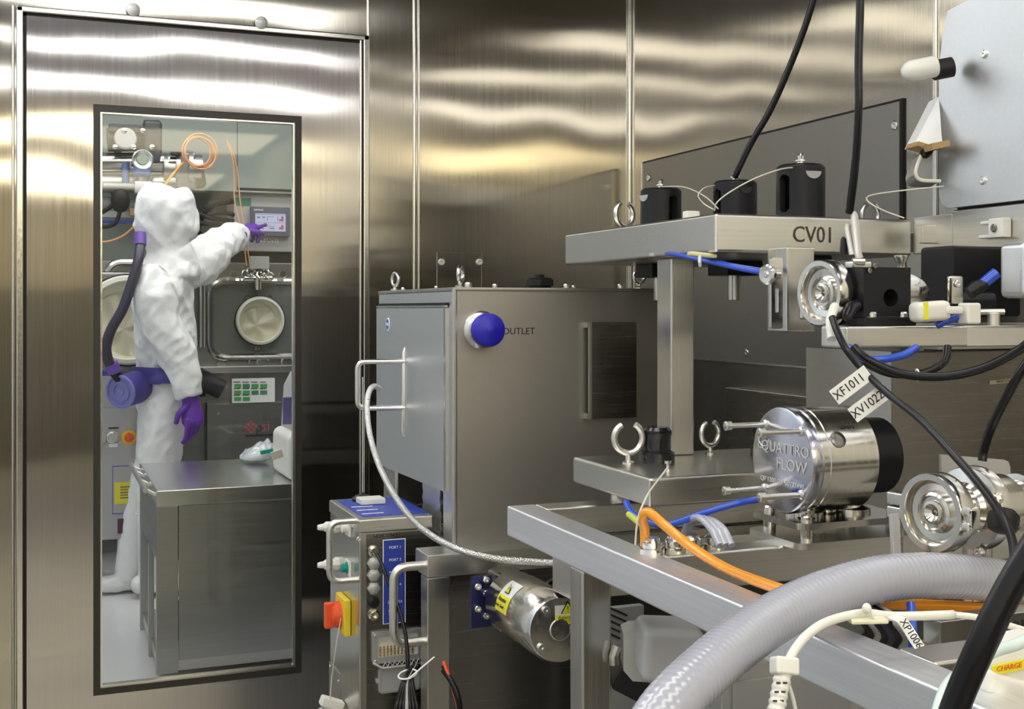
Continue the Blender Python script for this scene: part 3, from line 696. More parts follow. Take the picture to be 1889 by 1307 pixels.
lt = thing('lower_tray', 'lower brushed steel tray with two open hooks, beneath the column', 'tray', (1.2, 1.95, .944))
B().box(.956, 1.375, 1.794, 2.112, .944, .994, .006, 3).obj('top', M_brX, lt)
B().tube([(.957, 1.795, .946), (.957, 1.795, .990)], .003, 10).obj('corner_weld', M_bright, lt)
for x in (1.02, 1.30): B().cyl((x, 2.03, .918), (x, 2.03, .945), .02).obj('spacer', M_pol, lt)
# black couplings on the upper tray
def coupling(T, px, lab, rot, pad, pm, h=.100):
    p = P(px, 400, T=T); o = V((p.x, p.y, tz1))
    c = thing('coupling_turret', lab, 'coupling', o, 'black couplings on the upper tray')
    Rr = .046; t = B(); seg = 96; bm = t.bm; nz = 40
    zs = [(h-.006)*j/nz for j in range(nz+1)]
    def hole(k, j):
        if j < 0 or j >= nz: return False
        a = ((k % seg)+.5)/seg*2*pi; z = (zs[j]+zs[j+1])/2
        for cd in (0, pi):
            d = abs((a-cd+pi) % (2*pi)-pi)*Rr; dz = max(0, abs(z-h*.46)-.022)
            if d*d+dz*dz < .0135**2: return True
        return False
    vs = [[bm.verts.new(o+V((Rr*math.cos(2*pi*k/seg+rot), Rr*math.sin(2*pi*k/seg+rot), z))) for k in range(seg)] for z in zs]
    vi = [[bm.verts.new(o+V(((Rr-.012)*math.cos(2*pi*k/seg+rot), (Rr-.012)*math.sin(2*pi*k/seg+rot), z))) for k in range(seg)] for z in zs]
    for j in range(nz):
        for k in range(seg):
            k2 = (k+1) % seg; H = hole(k, j)
            if not H:
                bm.faces.new((vs[j][k], vs[j][k2], vs[j+1][k2], vs[j+1][k])); bm.faces.new((vi[j][k2], vi[j][k], vi[j+1][k], vi[j+1][k2]))
            if H != hole(k+1, j): bm.faces.new((vs[j][k2], vi[j][k2], vi[j+1][k2], vs[j+1][k2]))
            if H != hole(k, j+1): bm.faces.new((vs[j+1][k], vs[j+1][k2], vi[j+1][k2], vi[j+1][k]))
    bmesh.ops.delete(bm, geom=[v for v in bm.verts if not v.link_faces], context='VERTS')
    t.obj('shell', M_black, c, ang=30)
    B().lathe(o, Z3, [(Rr, h-.0065), (Rr-.001, h-.004), (Rr-.006, h), (.01, h), (.01, h-.012), (Rr-.012, h-.012)], 48, caps=False).obj('cap', M_black, c)
    B().lathe(o, Z3, [(.024, .001), (.024, .045), (.012, .055), (.010, h-.01)], 24).obj('spindle', M_dark, c)
    q = o+V((math.cos(pad)*(Rr-.001), math.sin(pad)*(Rr-.001), h-.022))
    n = V((math.cos(pad), math.sin(pad), 0)); tx = Z3.cross(n)
    B().prism([(.016, .006), (-.016, .006)]+[(-.016*math.cos(i*pi/10), .006-.014*math.sin(i*pi/10)) for i in range(1, 10)], q, tx, Z3, n*.0022).obj('recess_pad', pm, c, ang=25)  # pad tone stands in for light seen in a side recess
    B().lathe(o, Z3, [(.007, h-.002), (.007, h+.006), (.010, h+.007), (.010, h+.010), (.006, h+.011), (.007, h+.018), (.004, h+.022)], 20).obj('steel_nut', M_bright, c)
    B().box(o.x-.043, o.x+.043, o.y-.04, o.y+.04, tz0-.030, tz0, .002).obj('under_block', M_black, c)
    zb = tz0-.030-.052
    B().lathe((o.x-.008, o.y-.01, zb), Z3, [(.013, 0), (.014, .001), (.014, .052)], 28).obj('pin', M_brZ, c)
    return c
D_ = math.radians
coupling(2.69, 1219, 'black slotted coupling at the left rear of the upper tray', D_(280), D_(186), M_alu)
coupling(2.53, 1356, 'middle black coupling on the upper tray, below the slanting black cable', D_(183), D_(266), M_blackg)
coupling(2.28, 1477, 'nearest and largest-looking black coupling, behind the CV01 engraving', D_(193), D_(266), M_greyp, h=.104)
# open lifting hooks
def hook(o, lab, rot=0, s=1.0, up=True):
    o = V(o); h = thing('open_hook', lab, 'hook', o, 'open steel hooks')
    n = V((math.sin(rot), -math.cos(rot), 0))
    B().arc(o+V((0, 0, .041*s)), n, .024*s, .0052*s, 118, 422, 14, 40, up=Z3).obj('ring', M_rod, h)
    B().lathe(o, Z3, [(.010*s, 0), (.010*s, .003), (.005*s, .006), (.005*s, .018*s)], 16).obj('shank', M_rod, h)
    return h
p = P(1158, 842, Z=.994); hook((1.01, 1.98, .994), 'open steel hook at the left corner of the lower tray', -.15, 1.15)
p = P(1340, 832, T=2.30); hook((p.x, 2.05, .994), 'open steel hook behind the round pump head on the lower tray', .25, 1.0)
p = P(1166, 405, T=2.85); hook((1.245, 2.46, tz1), 'open steel hook at the far left end of the upper tray', .3, 1.15)
p = P(1535, 400, T=2.3); hook((1.47, 2.05, tz1-.010), 'open steel hook half hidden behind the nearest black coupling', .2, .75)
# black plugs on the lower tray
def plug(o, lab, s=1):
    o = V(o); q = thing('locking_plug', lab, 'plug', o, 'black locking plugs on the lower tray')
    B().lathe(o, Z3, [(.032*s, 0), (.033*s, .002), (.033*s, .018*s), (.031*s, .020*s), (.026*s, .022*s)], 40).obj('base', M_blackg, q)
    B().lathe(o, Z3, [(.026*s, .020*s), (.026*s, .05*s), (.027*s, .052*s), (.027*s, .060*s), (.022*s, .066*s), (.010*s, .066*s)], 10).obj('grip', M_blackg, q)
    return q
p = P(1212, 852, Z=.994)
pg = plug((p.x, p.y, .994), 'glossy black locking plug standing on the left of the lower tray')
plug((1.315, 1.99, .994), 'black locking plug mostly hidden behind the round pump head', .9)
p = P(1232, 868, Z=.994)
st = tag(B().lathe((p.x, p.y, .994), Z3, [(.006, 0), (.006, .004), (.003, .005), (.003, .012), (.006, .013), (.006, .018)], 14).obj('tether_screw', M_bright), 'small steel screw holding the pale tether wire on the lower tray', 'screw')

# ================================================================ MAIN FRAME (big bars)
mf = thing('machine_frame', 'large brushed square tube frame running from the centre to the lower right', 'frame', (1.3, 1.3, 0))
B().box(.795, .850, .15, 2.05, .863, .918, .004, 3).obj('long_rail', steel('steel_rail', (.86, .87, .90), .44, grain=(260, 3, 260)), mf)
B().box(.850, 1.75, 1.995, 2.05, .863, .918, .004, 3).obj('cross_rail', M_brX, mf)
B().box(.850, 1.75, 1.546, 1.60, .863, .918, .004, 3).obj('cross_rail', M_brX, mf)
B().box(.850, 1.75, .978, 1.037, .863, .918, .004, 3).obj('cross_rail', M_brX, mf)
B().box(.796, .848, 1.721, 1.770, 0, .864, .004, 3).obj('leg', M_brZ, mf)
B().box(1.70, 1.75, 1.721, 1.770, 0, .864, .004, 3).obj('leg', M_brZ, mf)
B().box(1.70, 1.75, .15, .20, 0, .864, .004, 3).obj('leg', M_brZ, mf)
B().box(.796, .848, .15, .20, 0, .864, .004, 3).obj('leg', M_brZ, mf)
B().box(1.70, 1.75, .15, 2.05, .863, .918, .004, 3).obj('far_long_rail', M_brY, mf)
# ================================================================ BIG STEEL HOUSING behind the pump
sb = thing('steel_housing', 'large plain steel housing behind the round pump head', 'housing', (1.58, 1.83, .862))
B().box(1.39, 1.85, 1.71, 1.96, .919, 1.205, .003).obj('body', M_dark, sb)
B().box(1.388, 1.39, 1.71, 1.96, .919, 1.205).obj('side_sheet', M_plate, sb)
lbp = P(1850, 703, Y=1.709)
B().ob(lbp, (.062, .001, .007), x=(1, 0, .06)).obj('label_strip', M_paleC, sb)
text('V/OUT 17 L', .006, lbp+V((0, -.0008, 0)), (1, 0, .06), Z3, M_ink, sb)
# ================================================================ ROUND PUMP HEAD
pc = P(1440, 848, T=1.85); xd = pc.x
PR = .082
pm = thing('pump_head', 'round steel pump head with engraved mirror disc and four long bolts', 'pump', (xd+.06, pc.y, .94))
B().lathe(pc, X3, [(PR, .022), (PR, .030), (PR*.985, .031), (PR*.985, .034), (PR, .035), (PR, .122), (PR-.004, .126), (.02, .126)], 96).obj('drum', M_turn, pm)
B().lathe(pc, X3, [(.004, -.0005), (PR-.005, 0), (PR-.001, .002), (PR+.001, .006), (PR+.001, .016), (PR-.002, .018), (PR-.002, .024)], 96).obj('face_disc', steel('mirror_disc', (.58, .58, .66), .20, grain=(3, 40, 160), dr=.06), pm)
eng = mat('engraved_bright', (.75, .75, .72), .3, metal=.6)
nd = -1
yd_ = V((0, -1, 0))
fcn = pc+V((-.0012, 0, 0))
text('QUATTRO', .024, fcn+V((0, -.012, .018)), yd_, Z3, eng, pm, name='engraving', sx=1.1)
text('FLOW', .026, fcn+V((0, -.030, -.006)), yd_, Z3, eng, pm, name='engraving', sx=1.1)
text('QF 1200-SU  50737490', .0105, fcn+V((0, -.004, -.034)), yd_, Z3, eng, pm, name='engraving', sx=1.15)
b = B(); b.tube([fcn+V((0, .055, .042)), fcn+V((0, .060, .015)), fcn+V((0, .040, .012)), fcn+V((0, .030, .030))], .0008, 6); b.arc(fcn+V((0, .045, .033)), X3, .016, .0008, 200, 480, 6, 20)
b.obj('emblem', eng, pm)
for (px, py) in ((1415, 782), (1480, 795), (1412, 900), (1480, 912)):
    q = P(px, py, X=xd+.002); o = V((q.x, q.y, q.z)); 
    k = B().lathe(o, (-1, 0, 0), [(.0075, 0), (.0075, .004), (.0042, .006), (.0042, .066), (.0072, .067), (.0072, .076), (.0045, .077), (.0045, .071)], 20).obj('long_bolt', M_rod, pm)
q = P(1539, 815, T=1.81)
cdir = (q-(pc+X3*(q.x-pc.x))).normalized(); q = pc+X3*(q.x-pc.x)+cdir*PR
B().lathe(q-cdir*.001, cdir, [(.013, 0), (.013, .002), (.009, .003), (.009, .0015), (.004, .001)], 24).obj('side_port', M_dark, pm)
q = P(1563, 788, T=1.82); cd = (q-(pc+X3*(q.x-pc.x))).normalized(); q2 = pc+X3*(q.x-pc.x)+cd*(PR+.0006)
text('1QTS 50', .0075, q2+V((0, 0, .008)), X3, cd.cross(X3)*-1 if (cd.cross(X3)*-1).z > 0 else cd.cross(X3), M_ink, pm, name='engraving')
text('669674', .0085, q2, X3, cd.cross(X3)*-1 if (cd.cross(X3)*-1).z > 0 else cd.cross(X3), M_ink, pm, name='engraving')
# black neck behind the head, kept to imitate the shadow there
B().lathe(pc+X3*.126, X3, [(.060, 0), (.060, .06)], 48).obj('neck', M_black, pm)
# ports below and mounting plates
zp = pc.z-PR
pl2z = P(1450, 960, T=1.8).z
for dx_, dy_ in ((.035, -.03), (.095, .02)):
    B().lathe((pc.x+dx_, pc.y+dy_*.6, zp+.015), (0, 0, -1), [(.012, 0), (.012, .020), (.024, .030), (.024, .036), (.012, .040)], 32).obj('outlet_port', M_pol, pm)
mpz = .947
def plate(nm, m, px_c, z, sx, sy, h, par, rot=.0):
    t = B(); t.prism(rrect(-sx/2, sx/2, -sy/2, sy/2, .018), (px_c[0], px_c[1], z), X3, Y3, (0, 0, h)); return t.obj(nm, m, par, ang=25)
plx = pc.x+.10
plate('mounting_plate', M_pol, (plx, pc.y+.01), .947, .21, .145, .010, pm)
plate('base_plate', M_brX, (plx, pc.y+.01), .918, .22, .15, .010, pm)
for dx_ in (-.08, .08):
    for dy_ in (-.05, .05):
        B().cyl((plx+dx_, pc.y+.01+dy_, .928), (plx+dx_, pc.y+.01+dy_, .947), .010).obj('spacer', M_pol, pm)
        screws(pm, [(plx+dx_, pc.y+.01+dy_, .957)], Z3, .009, .009, name='nut', m=M_pol)
for x_ in (-.05, .04): B().lathe((plx+x_, pc.y+.01, .957), Z3, [(.03, 0), (.03, .006), (.018, .012), (.018, zp+.02-.957+.01)], 36).obj('pedestal', M_pol, pm)
# small fittings on the cross rail, left of the pump
for i, (px, lb) in enumerate(((1190, 'with the orange cable'), (1232, 'second from the left'), (1262, 'third from the left'), (1305, 'nearest the grey tubes'))):
    q = P(px, 1010, Y=1.60)
    g_ = thing('steel_gland', 'low round steel gland on the cross rail, %s' % lb, 'cable gland', (q.x, 1.578, .918), 'steel glands on the cross rail')
    B().lathe((q.x, 1.578, .918), Z3, [(.019, 0), (.019, .006), (.015, .007), (.016, .016), (.012, .019), (.012, .022), (.008, .022)], 28).obj('body', M_pol, g_)
# ================================================================ BRACKET with slotted plate under the upper tray
bk = thing('slotted_bracket', 'bright slotted steel bracket with a round clamp knob under the upper tray', 'bracket', P(1455, 612, T=2.0))
a, c = P(1442, 468, T=2.02), P(1500, 612, T=2.02)
B().box(a.x+.004, a.x+.06, a.y-.01, a.y+.05, c.z, tz0+.004, .003).obj('block', M_brZ, bk)
s0 = P(1419, 475, T=2.0); s1 = P(1443, 606, T=2.0)
yp = a.y-.016; zmid = (s0.z+s1.z)/2; hh = abs(s0.z-s1.z)/2
B().prism(rrect(s0.x, s1.x+.002, zmid-hh, zmid+hh, .004), (0, yp, 0), X3, Z3, (0, .006, 0), hole=rrect((s0.x+s1.x)/2-.003, (s0.x+s1.x)/2+.004, zmid-hh*.55, zmid+hh*.15, .003)).obj('slotted_plate', M_bright, bk)
q = P(1415, 506, T=1.97)
B().lathe(V((q.x+.028, q.y+.01, q.z)), V((-1, -.25, 0)), [(.008, 0), (.008, .020), (.016, .021), (.017, .023), (.017, .028), (.014, .030), (.006, .029), (.004, .031)], 32).obj('clamp_knob', M_pol, bk)
# ================================================================ SHELF 3 (upper right instrument shelf)
s3 = thing('instrument_shelf', 'narrow steel shelf carrying the black valve block, right side', 'shelf', (1.4, 1.6, 1.22))
sx0 = P(1512, 620, T=1.75).x; sy0 = 1.46
zt3, zb3 = P(1600, 601, T=1.78).z, P(1600, 641, T=1.78).z
sx0 = P(1560, 620, T=1.75).x
b = B(); b.box(sx0, 1.80, P(1560, 620, T=1.75).y, 1.511, zb3, zt3, .004, 3); b.box(1.165, 1.80, 1.5112, 1.60, zb3, zt3-.0005); b.box(1.30, 1.80, 1.6002, 1.78, zb3, zt3-.0005); b.obj('shelf', M_brX, s3)
sfy = P(1560, 620, T=1.75).y
B().box(P(1783, 620, Y=sfy).x, 1.80, sfy-.0012, sfy+.01, zb3+.001, zt3-.004, .0005).obj('end_sleeve', M_bright, s3)
B().box(1.50, 1.75, 1.72, 1.76, 1.205, zb3+.002, .003).obj('spacer', M_brX, s3)
# black valve block
a, c = P(1593, 492, Y=sfy+.02), P(1680, 596, Y=sfy+.02)
vb_ = thing('valve_block', 'square black valve block with a round bore on the instrument shelf', 'valve block', ((a.x+c.x)/2, sfy+.06, zt3))
yv = sfy+.02
nx0 = P(1562, 540, X=a.x).y if False else None
hc = P(1643, 549, Y=yv); 
b = B(); b.prism([(a.x, zt3+.014), (c.x, zt3+.014), (c.x, a.z), (a.x, a.z)], (0, yv, 0), X3, Z3, (0, .12, 0), hole=[(hc.x+.0135*math.cos(t*pi/12), hc.z+.0135*math.sin(t*pi/12)) for t in range(24)])
b.obj('block', M_black, vb_, ang=40)
B().box(a.x-.002, c.x+.008, yv-.004, yv+.13, zt3, zt3+.013, .002).obj('foot_plate', M_black, vb_)
B().cyl((hc.x, yv+.035, hc.z), (hc.x, yv+.08, hc.z), .0134).obj('bore_piston', M_dark, vb_)
screws(vb_, [(hc.x-.030, yv-.001, hc.z+.048), (P(1603, 497, Y=yv).x, yv-.001, P(1603, 499, Y=yv).z)], (0, -1, 0), .004, .002, m=M_dark)
for px in (1611, 1668): screws(vb_, [(P(px, 600, Y=yv).x, yv+.004, zt3+.013)], Z3, .008, .008, name='bolt')
p = P(1662, 488, Y=yv+.03)
B().lathe((p.x, p.y, a.z), Z3, [(.007, 0), (.007, .008), (.011, .016), (.011, .020), (.008, .020)], 24).obj('steel_cup', M_pol, vb_)
p = P(1583, 562, X=a.x)
B().tube([(a.x, p.y, p.z), (a.x-.022, p.y-.01, p.z-.006), (a.x-.035, p.y-.02, p.z-.02)], [.010, .010, .007], 14).obj('cable_boot', M_cable, vb_)
# toggle clamp levers above the block
tl = thing('toggle_lever', 'pair of steel toggle levers rising in front of the upper tray edge', 'lever', P(1575, 490, T=1.76))
b = B(); b.tube(corner([P(1590, 486, T=1.75), P(1583, 470, T=1.75), P(1576, 397, T=1.76), P(1572, 394, T=1.76)], .004), .0065, 10, flat=.55); b.tube([P(1572, 470, T=1.75), P(1563, 420, T=1.76), P(1565, 414, T=1.76)], .005, 10, flat=.6)
b.obj('lever', M_alu, tl)
b = B(); b.ob(P(1583, 488, T=1.76), (.035, .02, .010), bev=.003); b.cyl(P(1572, 482, T=1.75), P(1594, 482, T=1.75), .006); b.obj('hinge', M_pol, tl)
B().tube([P(1560, 440, T=1.77), P(1558, 443, T=1.77), P(1556, 468, T=1.77)], .006, 10).obj('rubber_tip', M_black, tl)
# sanitary clamps ------------------------------------------------
def clamp(name, label, c, ax_, Ro, hinge, m=M_pol, tails=True):
    c = V(c); ax_ = V(ax_).normalized(); t = thing(name, label, 'pipe clamp', c-V((0, 0, Ro)))
    x, y, n = frame(ax_)          # n towards viewer
    B().lathe(c-n*.012, n, [(Ro*.78, .0), (Ro*.98, .0), (Ro, .003), (Ro, .022), (Ro*.97, .025), (Ro*.82, .025), (Ro*.79, .022), (Ro*.78, .010)], 72, caps=False).obj('clamp_ring', m, t)
    B().lathe(c-n*.012, n, [(Ro*.79, 0), (Ro*.79, .012), (Ro*.72, .015), (Ro*.52, .013), (Ro*.50, .018), (Ro*.43, .020), (Ro*.40, .016), (Ro*.31, .016), (Ro*.29, .021), (Ro*.22, .022), (Ro*.08, .016), (Ro*.06, .010), (Ro*.01, .010)], 72).obj('ferrule_disc', m, t)
    B().lathe(c-n*.012, -n, [(Ro*.75, 0), (Ro*.70, .01), (Ro*.55, .02), (Ro*.55, .05)], 48).obj('ferrule_neck', m, t)
    if tails:
        for sgn in (1, -1):
            o = c+hinge*(Ro*1.02)+Z3*(sgn*.0092*Ro/.05)
            b = B(); b.ob(o+hinge*Ro*.14, (Ro*.66, .020, .0165*Ro/.05), x=hinge, bev=.003, seg=3); b.obj('clamp_ear', m, t)
        o = c-hinge*Ro*1.08
        b = B(); b.ob(o, (Ro*.24, .018, Ro*.56), x=hinge, bev=.004, seg=3); b.obj('hinge_link', m, t)
        for sgn in (1, -1): B().lathe(o+n*.009+Z3*sgn*Ro*.19, n, [(.006, 0), (.006, .003), (.003, .004)], 16).obj('hinge_pin', M_bright, t)
        B().cyl(c+hinge*(Ro*1.22)-Z3*Ro*.22, c+hinge*(Ro*1.22)-Z3*Ro*.82, .0055).obj('clamp_stud', M_bright, t)
    return t
c1 = P(1522, 540, T=1.84)
clamp('pipe_clamp', 'polished pipe clamp with concentric end disc left of the black valve block', c1, (-1, -.08, 0), .051, V((0, -1, 0)), tails=False)
B().ob(c1+V((.0, .052, -.026)), (.018, .014, .030), bev=.004).obj('side_latch', M_pol, bpy.data.objects['pipe_clamp'])
c2 = P(1728, 944, T=1.50)
axn = V((-1, -.14, 0)).normalized(); hg = V((-.14, 1, 0)).normalized()
clamp('pipe_clamp', 'large polished pipe clamp with two bolted ears at the right, above the grey hose', c2, axn, .050, hg)
# pipe from clamp 1 behind valve block: polished elbow
q = P(1680, 530, T=1.92)
pe = thing('steel_pipe', 'shiny short steel pipe to the right of the black valve block', 'pipe', q-V((0, 0, .028)))
qy = yv+.075
B().lathe((c.x-.002, qy, hc.z+.012), X3, [(.030, 0), (.031, .002), (.031, .008), (.029, .010), (.029, .055), (.024, .075), (.016, .088)], 40).obj('pipe', M_pol, pe)
B().lathe((c1.x+.01, c1.y, c1.z), X3, [(.024, 0), (.024, .13)], 32).obj('rear_pipe', M_pol, pe)
# white connectors on the shelf
q = P(1712, 575, T=1.80)
wc = thing('white_connector', 'white plastic cable connector with a yellow tag beside the valve block', 'connector', q)
b = B(); b.ob(P(1715, 574, T=1.78), (.062, .03, .030), x=(1, 0, .06), bev=.009, seg=3); b.ob(P(1758, 572, T=1.78), (.03, .014, .012), bev=.004); b.obj('body', M_white, wc)
B().ob(P(1708, 573, T=1.759)+V((0, -.0, .0)), (.007, .003, .026), bev=.0005).obj('yellow_tag', M_yellow, wc)
wc2 = thing('white_clip', 'white plastic clip block with a steel pin at the right of the shelf', 'clip', P(1790, 600, T=1.8))
B().ob(P(1788, 578, T=1.79), (.026, .024, .032), bev=.004, seg=3).obj('body', M_white, wc2)
b = B(); b.cyl(P(1800, 575, T=1.79), P(1852, 575, T=1.79), .0045); b.cyl(P(1833, 578, T=1.79), P(1833, 600, T=1.79), .009); b.obj('pin', M_rod, wc2)
cl = thing('steel_clip_block', 'small shiny steel clip with a screw behind the white connectors', 'clip', P(1762, 560, T=1.9))
B().ob(P(1762, 535, T=1.88), (.026, .012, .045), bev=.004).obj('body', M_pol, cl)
screws(cl, [P(1766, 523, T=1.873)], (0, -1, 0), .006, .003)
# dark equipment block behind shelf
dk = thing('black_actuator', 'black actuator body in shadow between shelf and upper tray', 'actuator', P(1790, 600, T=2.0))
b = B(); b.ob(P(1790, 520, T=2.06), (.15, .08, .12), bev=.006); b.cyl(P(1770, 560, T=2.0), P(1830, 560, T=2.0), .02); b.obj('body', M_black, dk)

# blue hose fitting
q = P(1800, 530, T=1.80)
bf = thing('push_fitting', 'black push-in fitting holding a short blue tube at the right', 'fitting', q)
B().tube([P(1787, 541, T=1.80), P(1800, 531, T=1.80), P(1818, 522, T=1.80)], [.010, .011, .0085], 16).obj('body', M_black, bf)
B().tube([P(1812, 524, T=1.80), P(1838, 503, T=1.80)], .0085, 14).obj('blue_tube', M_bluec, bf)
# box hanging below tray 2 at the right edge
a = P(1841, 470, T=1.86); c = P(1841, 550, T=1.86)
hb = thing('hanging_box', 'rounded steel box hanging under the right tray at the picture edge', 'box', (a.x+.05, a.y, c.z))
# ================================================================ TRAY 2 (right) with tall grey cover
t2 = thing('right_tray', 'brushed steel tray at the right edge with a white clip on its side', 'tray', (1.7, 1.5, 1.38))
zt2 = P(1889, 373, X=1.545).z; zb2 = P(1889, 460, X=1.545).z
B().box(1.545, 1.885, 1.00, 1.735, zb2, zt2, .004, 3).obj('top', M_brY, t2)
B().box(1.546, 1.60, 1.735, 1.84, zb2+.004, zt2-.006, .002).obj('bridge', M_brY, t2)
B().box(1.81, 1.85, 1.72, 1.76, 1.205, zb2+.001, .003).obj('post', M_brZ, t2)
B().ob(P(1712, 432, T=2.22), (.035, .01, .035), bev=.002).obj('gusset', M_brX, t2)
B().box(hb.location.x-.05, 1.88, 1.40, a.y, c.z, zb2+.002, .010, 3).obj('body', M_sheet, hb)
q = P(1848, 421, X=1.543)
wk = thing('white_wall_clip', 'white plastic tool clip screwed to the side of the right tray', 'clip', q-V((0, 0, .02)))
b = B(); b.box(q.x-.020, q.x+.001, q.y-.022, q.y+.012, q.z-.017, q.z+.017, .003); b.box(q.x-.012, q.x, q.y+.010, q.y+.040, q.z+.008, q.z+.014, .002); b.box(q.x-.012, q.x, q.y+.010, q.y+.044, q.z-.016, q.z-.010, .002); b.obj('body', M_white, wk)
screws(wk, [q+V((-.021, -.004, 0))], (-1, 0, 0), .007, .002, m=M_dark)
# tall grey cover: rounded plate housing standing on tray 2
gy1 = P(1732, 200, X=1.535).y; gz0 = P(1735, 385, X=1.535).z; gz1 = gz0+.75
gc = thing('grey_cover', 'tall matte steel cover with rounded corners standing on the right tray', 'cover', (1.7, 1.5, zt2))
ztop = P(1745, 60, X=1.535).z; yt2 = P(1785, 0, X=1.535)
poly = [(.95, gz0), (gy1-.03, gz0)]+[(gy1-.03+.03*math.sin(t), gz0+.03-.03*math.cos(t)) for t in [i*pi/16 for i in range(1, 9)]]+[(gy1, ztop-.06), (gy1-.01, ztop), (P(1748, 20, X=1.535).y, P(1748, 20, X=1.535).z), (yt2.y, yt2.z), (1.5, yt2.z+.12), (.95, yt2.z+.2)]
B().prism(poly, (1.535, 0, 0), Y3, Z3, (.34, 0, 0)).obj('cover', M_sheet, gc, ang=25)
B().box(1.56, 1.86, 1.0, gy1-.02, zt2, gz0+.001).obj('plinth', M_black, gc)
screws(gc, [P(1816, 100, X=1.535), P(1813, 333, X=1.535)], (-1, 0, 0), .007, .004, m=M_bright)
q0, q1 = P(1731, 121, T=2.12), P(1672, 133, T=2.12)
hd = thing('white_grip', 'white rounded grip handle sticking out left of the tall grey cover', 'handle', (q0+q1)/2-V((0, 0, .02)))
d = (q1-q0).normalized(); L = (q1-q0).length
B().lathe(q0+d*.004, d, [(.017, 0), (.019, .004), (.019, L-.012), (.016, L-.004), (.009, L+.003), (.002, L+.005)], 32).obj('grip', M_white, hd)
B().lathe(q0+V((.03, 0, 0)), d, [(.018, 0), (.018, .033)], 28).obj('socket', M_rubber, hd)
ch = thing('paper_cone', 'white folded card with brown cardboard edge left of the grey cover', 'card', P(1700, 280, T=2.2))
b = B(); pl_ = [P(1732, 178, T=2.2), P(1686, 268, T=2.2), P(1712, 276, T=2.17), P(1738, 262, T=2.15)]
bk0 = [p+V((.02, .05, 0)) for p in pl_]
for poly_ in (pl_[::-1], bk0): b.bm.faces.new([b.bm.verts.new(p) for p in poly_])
for i in range(4): j = (i+1) % 4; b.bm.faces.new([b.bm.verts.new(p) for p in (pl_[i], pl_[j], bk0[j], bk0[i])])
bmesh.ops.remove_doubles(b.bm, verts=b.bm.verts[:], dist=1e-5)
b.obj('card', M_whitep, ch, smooth=False)
b = B(); b.ob(P(1697, 272, T=2.19), (.034, .045, .009), x=(1, -.2, -.25), bev=.001); b.ob(P(1726, 270, T=2.15), (.034, .045, .012), x=(1, -.3, .22), bev=.001); b.obj('cardboard_edge', M_kraft, ch)
cp = thing('curved_bracket', 'curved thin steel bracket with a pale rounded edge below the white card', 'bracket', P(1712, 335, T=2.2))
prof = [(0, 0)]+[(-.020*math.sin(t*pi/14)-.012+.012*math.cos(t*pi/14), -.028-.028*(1-math.cos(t*pi/14))) for t in range(0, 15)]
pts_ = crom([P(1703, 280, T=2.18), P(1692, 305, T=2.18), P(1690, 322, T=2.18), P(1700, 332, T=2.18), P(1735, 334, T=2.18)], 8)
b = B(); r0 = [b.bm.verts.new(p) for p in pts_]; r1 = [b.bm.verts.new(p+V((.06, .10, 0))) for p in pts_]
for i in range(len(pts_)-1): b.bm.faces.new((r0[i], r0[i+1], r1[i+1], r1[i]))
b.obj('sheet', M_sheet, cp); B().tube(pts_, .0035, 8).obj('edge', M_creamr, cp)
B().tube([P(1707, 283, T=2.18), P(1712, 276, T=2.16)], .010, 10).obj('black_stop', M_black, cp)
for px, rr in ((1672, .4), (1708, -.4)):
    pass
hk = hook((1.62, 2.06, 1.44), 'open steel hook standing behind the right end of the upper tray', .1, .95)
B().box(1.545, 1.70, 2.0, 2.12, 1.40, 1.438, .003).obj('rear_shelf', M_brX, ut)
# ================================================================ lower right: plate behind clamp, stud etc.
q = P(1800, 915, T=1.62)
gp = thing('grey_back_plate', 'grey flat plate with one rounded corner behind the large pipe clamp', 'plate', (q.x, 1.42, .918))
a, c = P(1737, 838, Y=1.42), P(1864, 1000, Y=1.42)
def topz(x): return a.z-(x-a.x)*.10
B().prism([(a.x, .919), (c.x, .919), (c.x, topz(c.x)-.012), (c.x-.004, topz(c.x)-.003), (c.x-.012, topz(c.x)), (a.x, a.z)], (0, 1.42, 0), X3, Z3, (0, .005, 0)).obj('plate', M_sheet, gp, ang=25)
pp = thing('diaphragm_valve', 'polished steel valve body and pipe behind the large pipe clamp', 'valve', c2+V((.1, 0, -.06)))
d = -axn
B().lathe(c2+d*.045, d, [(.030, 0), (.034, .006), (.052, .012), (.054, .018), (.054, .030), (.048, .034), (.040, .040), (.040, .075), (.028, .085)], 56).obj('body', M_pol, pp)
B().lathe(c2+d*.13, d, [(.03, 0), (.03, .02), (.038, .022), (.038, .10), (.03, .11), (.03, .2)], 40).obj('pipe', M_pol, pp)
B().lathe(c2+d*.075-V((0, 0, .05)), (0, 0, -1), [(.018, 0), (.018, .07)], 24).obj('drain', M_pol, pp)
for e_ in (.045, .02, -.02, -.045): screws(pp, [c2+d*.06+hg*-e_*1.1+V((0, 0, -.052 if abs(e_) < .03 else .02))+axn*.006], axn, .007, .006, name='bolt')
# support stud and stay under the clamp ear
q = c2+hg*.063
su = thing('support_stay', 'threaded stud and slanted flat stay under the left clamp ear', 'support', (q.x, q.y, .918))
b = B(); zz0 = .919; zz1 = q.z-.015; n = 26
b.tube([V((q.x, q.y, zz0+(zz1-zz0)*i/(n*2))) for i in range(n*2+1)], [(.0058 if i % 2 else .0068) for i in range(n*2+1)], 14); b.obj('threaded_stud', M_rod, su)
B().ob((P(1665, 990, T=1.50)+P(1640, 1030, T=1.5))/2, (.012, .006, .085), z=(.35, .1, 1), bev=.001).obj('stay', M_alu, su)
